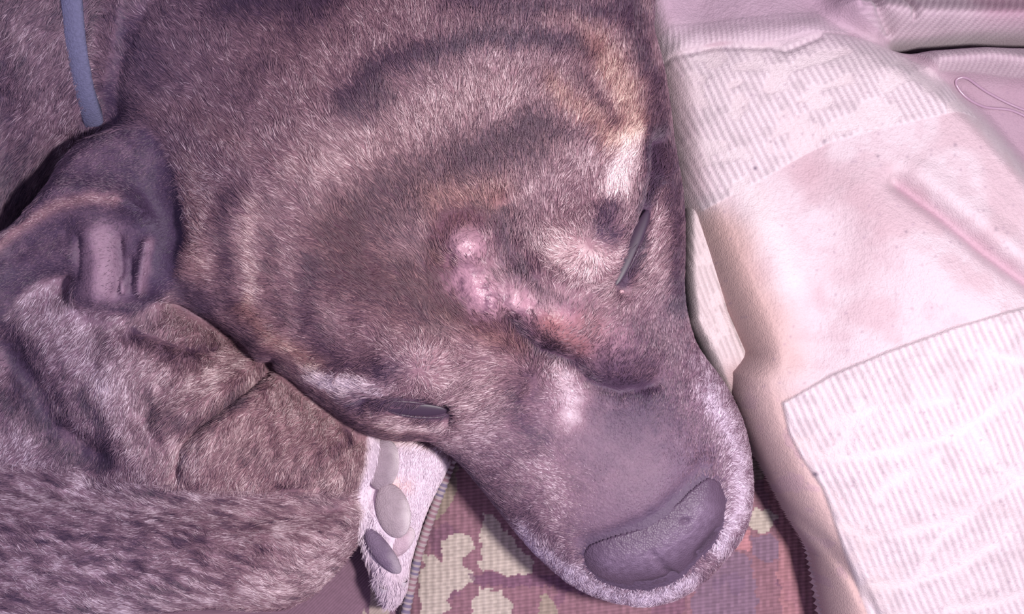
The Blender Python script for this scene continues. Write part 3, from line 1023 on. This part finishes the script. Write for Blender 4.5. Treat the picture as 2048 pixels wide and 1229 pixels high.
        Lc = Lc + dl * stroke(wx, wy, pts, w)
    Wc = -.20 + .75 * sstep(60, 500, x)
    # --- neck
    Ln = .34 + .4 * (fbm((x + y * .5) / 18, (y - .5 * x) / 70, 131) - .5)
    for pts, w, dl in [([(70, 60), (110, 130), (100, 250)], 34, .16), ([(-10, 100), (10, 250), (40, 380)], 28, -.14), ([(235, 0), (250, 120), (220, 230)], 22, -.16), ([(150, 300), (130, 350)], 20, .08), ([(200, 60), (205, 200)], 16, .08)]:
        Ln = Ln + dl * stroke(wx, wy, pts, w)
    Wn = -.05 + 0 * x
    # --- paw
    Lp = 1.02 + 0 * x - .1 * sstep(1080, 1150, y); Wp = .0 + 0 * x
    Ll = np.where(Ll > .5, .5 + (Ll - .5) * .45, Ll); Lc = np.where(Lc > .5, .5 + (Lc - .5) * .5, Lc)
    L = Lh * hd + Le * ear + Ll * limb + Lp * paw + Lc * chest + Ln * neck
    Wv = Wh * hd + We * ear + Wl * limb + Wp * paw + Wc * chest + Wn * neck
    L = .42 + (L - .46) * np.where(paw > .5, 1, 1.3) + .30 * (n2 - .5) * (1 - paw)
    return L, Wv, (hd, ear, limb, paw, chest, neck)


def ramp(L, Wm):
    L = np.clip(L, 0, 1.1)[..., None]; w = np.clip(Wm, 0, 1)[..., None]
    cool = np.clip(-Wm, 0, 1)[..., None]
    dk = DARK * (1 - w) + WDARK * w; mi = MID * (1 - w) + WMID * w; li = LIGHT * (1 - w) + WLIGHT * w
    lo = np.clip(L * 2, 0, 1); hi = np.clip(L * 2 - 1, 0, 1.1)
    c = dk + (mi - dk) * lo
    c = np.where(L > .5, mi + (li - mi) * hi, c)
    c = c * (1 - cool) + c * cool * np.array([.93, .98, 1.12])
    return c


def skin_tint(x, y, c, reg):
    """bald, inflamed skin and pink paw spot"""
    lm = lesion_mask(x, y)[..., None] * reg[0][..., None]
    pink = lin((160, 120, 136)); red = lin((142, 92, 94)); pale = lin((172, 136, 148)); dk = lin((116, 82, 100))
    n = fbm(x / 13, y / 13, 201)[..., None]
    ls = pink * (1 - sstep(.45, .7, n)) + dk * sstep(.45, .7, n)
    k = stroke(x, y, [(1100, 655), (1160, 690), (1180, 650)], 36)[..., None]
    ls = ls * (1 - k) + red * k
    k = (stroke(x, y, [(1030, 590), (1032, 606)], 14) + .6 * stroke(x, y, [(930, 480)], 34))[..., None]
    k = np.clip(k, 0, 1)
    ls = ls * (1 - k) + pale * k
    k = stroke(x, y, [(900, 510), (906, 530)], 9)[..., None]
    ls = ls * (1 - k) + dk * k
    c = c * (1 - lm) + ls * lm
    pw = reg[3][..., None]
    k = stroke(x, y, [(790, 968), (815, 970)], 17)[..., None] * pw * .8
    c = c * (1 - k) + lin((226, 176, 172)) * k
    e = reg[1][..., None] * stroke(x, y, [(205, 480), (205, 570)], 40)[..., None] * .7
    c = c * (1 - e) + lin((148, 118, 138)) * e
    return c


vpx, vpy = to_px(co[:, 0], co[:, 1], co[:, 2])
Lv, Wv, regv = coat(vpx, vpy, co[:, 2])
cv = skin_tint(vpx, vpy, ramp(Lv - .06, Wv), regv)
# bare leather above the nose keeps a bluish slate skin
kn = np.clip(stroke(vpx, vpy, [(1200, 1075), (1300, 1030), (1400, 940)], 60)[:, None] * 1.2, 0, 1) * .8
cv = cv * (1 - kn) + lin((92, 73, 94)) * kn
kn = stroke(vpx, vpy, [(1230, 900), (1280, 950), (1210, 1030)], 80)[:, None] * .6
cv = cv * (1 - kn) + lin((113, 89, 106)) * kn
kn = (sstep(-24, 2, poly_sdf(vpx, vpy, NOSE) - 14 * (fbm(vpx / 20, vpy / 20, 401) - .5)) * (co[:, 2] > .03))[:, None]
cv = cv * (1 - kn) + lin((80, 63, 84)) * kn
set_col(me, cv)

ga = me.attributes.new('Gloss', 'FLOAT', 'POINT')
ga.data.foreach_set('value', (np.clip(lesion_mask(vpx, vpy), 0, 1) * regv[0]).astype(np.float32))
dog_mat = material('dog_skin', attr=True, rough=0.62, spec=0.35, bump=('noise', 900, 0.0006), noise_amt=.12, noise_scale=700)
_nt = dog_mat.node_tree
_a = _nt.nodes.new('ShaderNodeAttribute'); _a.attribute_name = 'Gloss'
_m = _nt.nodes.new('ShaderNodeMapRange'); _m.inputs[3].default_value = .62; _m.inputs[4].default_value = .27
_nt.links.new(_a.outputs['Fac'], _m.inputs[0]); _nt.links.new(_m.outputs[0], _nt.nodes['Principled BSDF'].inputs['Roughness'])
me.materials.clear(); me.materials.append(dog_mat)
me.polygons.foreach_set('use_smooth', np.ones(len(me.polygons), bool))
me.name = 'dog'
dog = bpy.data.objects.new('dog', me); SC.collection.objects.link(dog)
tag(dog, 'brindle dog lying with head on cushion, sore bumps between its nearly shut eyes', 'dog')

# ------------------------------------------------------------------ lookup of the dog's top surface
me.calc_loop_triangles()
nt_ = len(me.loop_triangles)
tri = np.empty(nt_ * 3, np.int32); me.loop_triangles.foreach_get('vertices', tri); tri = tri.reshape(-1, 3)
bvh = BVHTree.FromPolygons([tuple(c) for c in co], [tuple(t) for t in tri])


def top_at(px, py, tree=None):
    """first hit on the dog seen along the line from the lens through px,py"""
    x, y = P2(px, py, 0.0)
    o = Vector((0, 0, CAM_H)); d = (Vector((float(x), float(y), 0)) - o).normalized()
    h, n, i, t = (tree or bvh).ray_cast(o, d)
    return h, n


# ------------------------------------------------------------------ nose
def inflated(name, poly, z, h, R, mat, parent, step=0.0006, zfun=None, colfun=None, sink=0.004, normal=None):
    """closed cushion-like solid over an outline, riding on the dog's surface"""
    pts = smooth_closed(poly, 4)
    wx, wy = P2(pts[:, 0], pts[:, 1], z)
    P = np.stack([wx, wy], 1)
    xs = np.arange(P[:, 0].min() - step, P[:, 0].max() + 2 * step, step)
    ys = np.arange(P[:, 1].min() - step, P[:, 1].max() + 2 * step, step)
    X, Y = np.meshgrid(xs, ys, indexing='ij')
    d = poly_sdf(X, Y, P)
    t = np.clip((d + .35 * step) / R, 0, 1)
    prof = np.sqrt(np.clip(1 - (1 - t) ** 2, 0, 1))
    ppx, ppy = to_px(X, Y, np.full_like(X, z))
    zz = (zfun(ppx, ppy) if zfun else z) + h * prof
    zb = (zfun(ppx, ppy) if zfun else z) - sink * prof
    K = d > -.4 * step
    nx, ny = X.shape
    vi = np.arange(nx * ny).reshape(nx, ny)
    Fq = np.stack([vi[:-1, :-1], vi[1:, :-1], vi[1:, 1:], vi[:-1, 1:]], -1).reshape(-1, 4)
    Fq = Fq[K.ravel()[Fq].all(1)]
    N = nx * ny
    E = {}
    for q in Fq:
        for a, b in ((q[0], q[1]), (q[1], q[2]), (q[2], q[3]), (q[3], q[0])):
            if (b, a) in E: del E[(b, a)]
            else: E[(a, b)] = 1
    side = np.array([(b, a, a + N, b + N) for a, b in E])
    Fa = np.concatenate([Fq, Fq[:, ::-1] + N, side])
    Vt = np.concatenate([np.stack([X, Y, zz], -1).reshape(-1, 3), np.stack([X, Y, zb], -1).reshape(-1, 3)])
    c = None
    if colfun: c = np.tile(colfun(ppx, ppy).reshape(-1, 3), (2, 1))
    used = np.unique(Fa); rm = np.full(2 * N, -1); rm[used] = np.arange(len(used))
    return new_mesh(name, Vt[used], rm[Fa], mat, parent, c[used] if c is not None else None)




def nose_z(px, py):
    a, d = ad(px, py)
    base = nose_surf(px, py) - 0.0013
    base = base - 0.0013 * np.exp(-(line_dist(px, py, [(1430, 1058), (1408, 1080), (1392, 1102)]) / 7) ** 2)
    base = base - 0.0013 * np.exp(-(line_dist(px, py, [(1272, 1166), (1310, 1158), (1345, 1148)]) / 6) ** 2)
    base = base - 0.0016 * np.exp(-(line_dist(px, py, [(1300, 1100), (1345, 1148)]) / 8) ** 2)
    base = base - 0.0020 * blob(px, py, 1362, 1032, 9, 6)
    base = base + 0.0022 * np.exp(-(line_dist(px, py, [(1220, 1125), (1300, 1105), (1370, 1060), (1400, 1020)]) / 34) ** 2)
    return base + 0.0004 * (vnoise(px / 5, py / 5, 71) - .5)


def nose_c(px, py):
    c = np.empty(px.shape + (3,)); c[:] = lin((80, 62, 82))
    k = (.50 * stroke(px, py, [(1220, 1125), (1300, 1105), (1370, 1060), (1400, 1020)], 34) * (.4 + vnoise(px / 6, py / 6, 72)))[..., None]  # highlight band over the nose, painted as a lighter colour
    c = c * (1 - k) + lin((122, 102, 126)) * k
    k = (.6 * np.clip(stroke(px, py, [(1430, 1062), (1408, 1084), (1390, 1106)], 7) + stroke(px, py, [(1272, 1168), (1310, 1160), (1345, 1150)], 6) + stroke(px, py, [(1325, 1130), (1362, 1150)], 4), 0, 1))[..., None]  # nostril slits: shade of the recess painted dark
    return c * (1 - k) + lin((44, 32, 46)) * k


nose_mat = material('nose_leather', attr=True, rough=0.5, spec=0.4, bump=('voronoi', 1300, 0.0003))
def surf_interp(poly, n=26):
    xs_ = np.linspace(min(p[0] for p in poly) - 20, max(p[0] for p in poly) + 20, n)
    ys_ = np.linspace(min(p[1] for p in poly) - 20, max(p[1] for p in poly) + 20, n)
    Zg = np.array([[(top_at(a, b, bvh0)[0] or Vector((0, 0, 0))).z for b in ys_] for a in xs_])
    Zg = blur(Zg, 4)

    def fn_(px, py):
        u = np.clip((px - xs_[0]) / (xs_[1] - xs_[0]), 0, n - 1.001); v = np.clip((py - ys_[0]) / (ys_[1] - ys_[0]), 0, n - 1.001)
        i = u.astype(int); j = v.astype(int); fu = u - i; fv = v - j
        return (Zg[i, j] * (1 - fu) * (1 - fv) + Zg[i + 1, j] * fu * (1 - fv) + Zg[i, j + 1] * (1 - fu) * fv + Zg[i + 1, j + 1] * fu * fv)
    return fn_


nose_surf = surf_interp(NOSE)
nose = inflated('nose', NOSE, 0.062, 0.0025, 0.0090, nose_mat, dog, 0.0006, nose_z, nose_c, 0.012)
nose['label'] = 'dark pebbled wet nose'

# ------------------------------------------------------------------ eyes, paw pads
eye_mat = material('dark_eye', tuple(lin((56, 40, 58))), 0.45, 0.3)
lid_mat = material('eyelid_skin', tuple(lin((64, 44, 62))), 0.45, 0.4, bump=('noise', 900, 0.0004))
pad_mat = material('paw_pad_skin', attr=True, rough=0.65, spec=0.3, bump=('voronoi', 1500, 0.0003))


def ellipsoid(name, px, py, dirpx, sa, sb, sc, mat, lift=0.0, col=None, seg=24, bend=0.0, parent=None):
    h, n = top_at(px, py)
    s = sc_at(h.z)
    u = Vector((dirpx[0], -dirpx[1], 0)).normalized()
    n = Vector((n.x * .6, n.y * .6, n.z)).normalized()
    u = (u - n * u.dot(n)).normalized(); w = n.cross(u)
    V = []; Fq = []
    for i in range(seg + 1):
        th = math.pi * i / seg
        for j in range(seg):
            ph = 2 * math.pi * j / seg
            x = math.cos(th) * sa * s; y = math.sin(th) * math.cos(ph) * sb * s + bend * (math.cos(th) ** 2) * sa * s; z = math.sin(th) * math.sin(ph) * sc * s
            p = h + u * x + w * y + n * (z + lift * s)
            V.append(tuple(p))
    for i in range(seg):
        for j in range(seg):
            Fq.append((i * seg + j, i * seg + (j + 1) % seg, (i + 1) * seg + (j + 1) % seg, (i + 1) * seg + j))
    c = None
    if col is not None: c = np.tile(np.asarray(col), (len(V), 1))
    o = new_mesh(name, V, Fq, mat, parent or dog, c)
    return o


for (ex, ey, dr, la, lb) in ((830, 820, (1, .12), 64, 15), (1264, 495, (-.40, .91), 84, 14)):
    e = ellipsoid('eye', ex, ey, dr, la, lb, 5, eye_mat, -2.5)
    # thin lids above and below the slit
    u = np.array(dr) / np.hypot(*dr); w = np.array([-u[1], u[0]])
    for sgn, rr in ((-1, 6), (1, 6)):
        tt = np.linspace(-1, 1, 24)
        pts = []
        for t in tt:
            off = sgn * lb * .95 * math.sqrt(max(0, 1 - t * t)) 
            q = np.array([ex, ey]) + u * la * 1.02 * t + w * off
            h, n = top_at(*q)
            pts.append((h.x, h.y, h.z - .0002))
        pts = np.array(pts)
        tube_mesh('eyelid', pts, 0.0007 * (1 - .75 * np.abs(tt) ** 3), lid_mat, dog, 8)
tear = ellipsoid('tear', 1243, 584, (1, 0), 5, 4, 4, material('tear_wet', tuple(lin((190, 150, 160))), 0.08, 0.9), 1)

for (qx, qy, dr, sa, sb, cc, bd) in (
        (766, 930, (-.1, 1), 52, 34, (136, 118, 130), 0.0), (786, 1022, (.25, .97), 56, 34, (146, 128, 138), 0.0),
        (764, 1104, (.6, .8), 56, 20, (104, 86, 108), 0.05), (802, 1082, (-.6, .8), 34, 22, (172, 146, 160), 0.1)):
    pd = ellipsoid('paw_pad', qx, qy, dr, sa, sb, 12, pad_mat, 1.5, lin(cc), 28, bd)
    pv = np.empty(len(pd.data.vertices) * 3, np.float32); pd.data.vertices.foreach_get('co', pv); pv = pv.reshape(-1, 3)
    qpx, qpy = to_px(pv[:, 0], pv[:, 1], pv[:, 2])
    k = (sstep(8, sb + 10, (qpx - qx) + 10 * (vnoise(qpx / 12, qpy / 12, 3) - .5)) * (.8 if cc[0] > 110 else .25))[:, None]
    set_col(pd.data, lin(cc) * (.9 + .2 * vnoise(qpx / 6, qpy / 6, 4))[:, None] * (1 - k) + lin((214, 200, 206)) * k)
claw_mat = material('claw_horn', tuple(lin((190, 176, 186))), 0.4, 0.4)
for (qx, qy, q2x, q2y) in ((806, 1160, 796, 1192), (770, 1172, 764, 1204)):
    h1, _ = top_at(qx, qy)
    xx, yy = P2(q2x, q2y, .006)
    pth = np.array([np.array(h1) * (1 - t) + np.array([xx, yy, .004]) * t + np.array([0, 0, .003 * math.sin(math.pi * t)]) for t in np.linspace(0, 1, 12)])
    tube_mesh('claw', pth, 0.0022 * (1 - np.linspace(0, 1, 12) ** 2 * .9), claw_mat, dog, 10)

# ------------------------------------------------------------------ fur (one strand curve per hair)
p0, p1, p2 = co[tri[:, 0]], co[tri[:, 1]], co[tri[:, 2]]
cr = np.cross(p1 - p0, p2 - p0); ar = np.linalg.norm(cr, axis=1) * .5
fn = cr / (2 * ar[:, None] + 1e-20)
cen = (p0 + p1 + p2) / 3
cpx, cpy = to_px(cen[:, 0], cen[:, 1], cen[:, 2])


def density(px, py, z, nz):
    m = ((px > -260) & (px < 1700) & (py > -220) & (py < 1420)) * 1.0
    m = m * sstep(-.45, .1, nz)
    off = (px < -20) | (py < -20) | (py > 1250)
    m = m * np.where(off, .35, 1)
    m = m * (1 - .93 * np.clip(lesion_mask(px, py) * 1.25, 0, 1))
    npoly = poly_sdf(px, py, NOSE)
    m = m * np.where((npoly > 3) & (z > .03), 0, 1)
    for pts, w in (([(780, 818), (838, 818), (892, 830)], 13), ([(1290, 430), (1262, 500), (1240, 565)], 12)):
        m = m * np.where(line_dist(px, py, pts) < w, 0.04, 1)
    e = (ear_sdf(px, py) > 4) & (z > .05)
    m = m * np.where(e & (poly_sdf(px, py, [(150, 450), (320, 450), (330, 600), (150, 610)]) > 0), .15, np.where(e, .8, 1))
    pw = paw_sdf(px, py) > 0
    m = m * np.where(pw & (z < .04) & (line_dist(px, py, [(765, 900), (770, 960), (790, 1060), (760, 1120)]) < 30), .05, 1)
    m = m * np.where(line_dist(px, py, [(165, -200), (170, 120), (180, 235)]) < 17, .1, 1)
    return m


# hairs are scattered over the skin by area
wgt = ar * density(cpx, cpy, cen[:, 2], fn[:, 2])
N_HAIR = 400000
pick = rng.choice(len(wgt), N_HAIR, p=wgt / wgt.sum())
r1 = np.sqrt(rng.random(N_HAIR)); r2 = rng.random(N_HAIR)
root = p0[pick] * (1 - r1)[:, None] + p1[pick] * (r1 * (1 - r2))[:, None] + p2[pick] * (r1 * r2)[:, None]
vn = np.empty(nv * 3, np.float32); me.vertex_normals.foreach_get('vector', vn); vn = vn.reshape(-1, 3).astype(float)
nn = vn[tri[pick, 0]] * (1 - r1)[:, None] + vn[tri[pick, 1]] * (r1 * (1 - r2))[:, None] + vn[tri[pick, 2]] * (r1 * r2)[:, None]
nn /= np.linalg.norm(nn, axis=1)[:, None]
hx, hy = to_px(root[:, 0], root[:, 1], root[:, 2])
Lh, Wh, reg = coat(hx, hy, root[:, 2])
hd, ear, limb, paw, chest, neck = reg


def unit(a, b):
    n = np.hypot(a, b) + 1e-9
    return a / n, b / n


# hair direction in the plan view
ha, hdl = ad(hx, hy)
rx, ry = unit(hx - 1070, hy - 760)
mx = -AX[0] * .8 + -AX[1] * np.clip(hdl / 200, -1, 1) * .7
my = -AX[1] * .8 + AX[0] * np.clip(hdl / 200, -1, 1) * .7
mx, my = unit(mx, my)
tm = sstep(-20, 120, ha)
dx, dy = rx * (1 - tm) + mx * tm, ry * (1 - tm) + my * tm
hdist = head_sdf(hx, hy)
e_ = 4.0
gxx = head_sdf(hx + e_, hy) - head_sdf(hx - e_, hy); gyy = head_sdf(hx, hy + e_) - head_sdf(hx, hy - e_)
ox, oy = unit(-gxx, -gyy)
to = sstep(85, 25, hdist) * sstep(150, 330, ha)
dx = dx * (1 - to) + ox * to; dy = dy * (1 - to) + oy * to
for cx, cy, r in ((1178, 492, 85), (838, 742, 85)):
    q = np.exp(-(np.hypot(hx - cx, hy - cy) / r) ** 4)
    wx_, wy_ = unit(hx - cx, hy - cy)
    dx = dx * (1 - q) + wx_ * q; dy = dy * (1 - q) + wy_ * q
q = stroke(hx, hy, [(1330, 380), (1310, 560)], 34)
dx = dx * (1 - q) + .75 * q; dy = dy * (1 - q) - .6 * q
bodyx = np.where(limb > .5, .95, np.where(paw > .5, -.25, np.where(neck > .5, -.5, -.45 + .5 * np.sin(hx / 130.0) * 0 + .5 * (fbm(hx / 150, hy / 150, 301) - .5))))
bodyy = np.where(limb > .5, .25 + .9 * (fbm(hx / 160, hy / 90, 302) - .5), np.where(paw > .5, .9, np.where(neck > .5, .75, .85)))
eX, eY = unit(-(hx - 360), -(hx - 360) * 0 + (hy - 380) * .4)
dx = dx * hd + bodyx * (1 - hd) * (1 - ear) + -1.0 * ear
dy = dy * hd + bodyy * (1 - hd) * (1 - ear) + .35 * ear
wh_ = np.exp(-(np.hypot(hx - 1178, hy - 492) / 60) ** 2) + np.exp(-(np.hypot(hx - 838, hy - 742) / 60) ** 2)
jit = rng.normal(0, .17, N_HAIR) * (1 + 2.2 * wh_) + 1.3 * (fbm(hx / 45, hy / 45, 303) - .5) + .9 * (vnoise(hx / 10, hy / 10, 304) - .5)
cj, sj = np.cos(jit), np.sin(jit)
dx, dy = dx * cj - dy * sj, dx * sj + dy * cj
D3 = np.stack([dx, -dy, np.zeros_like(dx)], 1)
T = D3 - nn * (D3 * nn).sum(1)[:, None]
T /= np.linalg.norm(T, axis=1)[:, None] + 1e-9
# length in px
ln = np.full(N_HAIR, 22.0)
bridge = stroke(hx, hy, [(1200, 880), (1310, 960), (1220, 1040), (1290, 900)], 90) * hd
ln = ln * (1 - tm * .42) * (1 - .62 * bridge)
ln = np.where(ear > .5, 9, ln); ln = np.where(paw > .5, 15, ln); ln = np.where((limb > .5) | (chest > .5), 17, ln)
ln = ln * (1 - .55 * np.clip(lesion_mask(hx, hy) * 1.2, 0, 1)) * rng.uniform(.6, 1.25, N_HAIR)
q = stroke(hx, hy, [(740, 1040), (735, 1120), (780, 1190)], 26) * paw
ln = ln * (1 + 1.2 * q)
ln = ln * (1 - .4 * wh_)
ln = ln * 0.000205
lift = rng.uniform(.10, .34, N_HAIR) * (1 - .5 * bridge)
KP = 4
s = np.linspace(0, 1, KP)
pts = root[:, None] + ln[:, None, None] * (T[:, None] * s[None, :, None] + nn[:, None] * (lift[:, None] * (s[None] - .35 * s[None] ** 2))[..., None])
pts = pts + (nn * -0.0002)[:, None] * (1 - s)[None, :, None]
# colours: each hair drawn darker or lighter than its neighbourhood
rv = rng.random(N_HAIR)
Ls = Lh + (rv - .5) * .46 * (1 - .8 * paw) + np.where(rng.random(N_HAIR) > .90, .22, 0) * (1 - ear) * (1 - paw)
hc = ramp(Ls, Wh)
hc = skin_tint(hx, hy, hc, reg) * .35 + hc * .65
cur = bpy.data.hair_curves.new('fur')
cur.add_curves([KP] * N_HAIR)
cur.position_data.foreach_set('vector', pts.astype(np.float32).ravel())
ra = cur.attributes.get('radius') or cur.attributes.new('radius', 'FLOAT', 'POINT')
w0 = np.where(bridge > .4, .00009, .00013)
rad = w0[:, None] * np.array([1.0, .9, .65, .18])[None]
ra.data.foreach_set('value', rad.astype(np.float32).ravel())
ca = cur.attributes.new('Col', 'FLOAT_COLOR', 'CURVE')
c4 = np.ones((N_HAIR, 4), np.float32); c4[:, :3] = np.clip(hc, .002, 1)
ca.data.foreach_set('color', c4.ravel())
fur_mat = bpy.data.materials.new('fur_hair'); fur_mat.use_nodes = True
nt = fur_mat.node_tree; b = nt.nodes['Principled BSDF']
b.inputs['Roughness'].default_value = .5; b.inputs['Specular IOR Level'].default_value = .55
at = nt.nodes.new('ShaderNodeAttribute'); at.attribute_name = 'Col'
nt.links.new(at.outputs['Color'], b.inputs['Base Color'])
cur.materials.append(fur_mat)
fur = bpy.data.objects.new('fur', cur); SC.collection.objects.link(fur); fur.parent = dog
fur['kind'] = 'stuff'; fur['label'] = 'short brindle coat'

# ------------------------------------------------------------------ collar around the neck
colr = material('collar_webbing', tuple(lin((96, 94, 124))), 0.75, 0.25, bump=('noise', 1500, 0.0006), noise_amt=.15, noise_scale=800)
cx_w = float(P2(165, 0, .085)[0]); yc = float(P2(0, 40, .08)[1]); zc = 0.03
nk = shells[1]
ci = int(np.argmin(np.abs(gx - cx_w)))
dcol = nk['d'][ci]; ins_ = np.where(dcol > 0)[0]
y_lo, y_hi = gy[ins_[0]], gy[ins_[-1]]
yc = (y_lo + y_hi) / 2; zc = nk['zc']
ring = []
for an in np.linspace(0, 2 * np.pi, 160, endpoint=False):
    ca_, sa_ = math.cos(an), math.sin(an)
    rs = np.linspace(0, .3, 600)
    dd_ = np.interp(yc + rs * ca_, gy, dcol, left=-.05, right=-.05)
    H = nk['ht'][0, 0] if sa_ > 0 else nk['hb']
    g = np.maximum(0, 1 - dd_ / nk['R']) ** 2 + (rs * sa_ / H) ** 2 - 1
    ring.append([an, rs[np.argmax(g > 0)]])
ring = np.array(ring)
r_s = ring[:, 1].copy()
for _ in range(4):
    r_s = (np.roll(r_s, 1) + r_s * 2 + np.roll(r_s, -1)) / 4
V = []; hw = 0.0040; th = 0.0022
prof = [(-hw, -.0015), (-hw, th * .6), (-hw * .8, th), (0, th * 1.08), (hw * .8, th), (hw, th * .6), (hw, -.0015)]
for (an, _), r in zip(ring, r_s):
    for (u, v) in prof:
        rr = r + v + .0003
        xx = cx_w - 0.0040 + 0.0015 * math.cos(an) + u
        zz = zc + math.sin(an) * rr
        V.append((xx, yc + math.cos(an) * rr, max(zz, -0.0005)))
n = len(ring); m = len(prof)
Fc = [(i * m + j, ((i + 1) % n) * m + j, ((i + 1) % n) * m + (j + 1) % m, i * m + (j + 1) % m) for i in range(n) for j in range(m)]
collar = new_mesh('collar', V, Fc, colr)
tag(collar, 'blue grey webbing collar around the dog neck', 'collar')
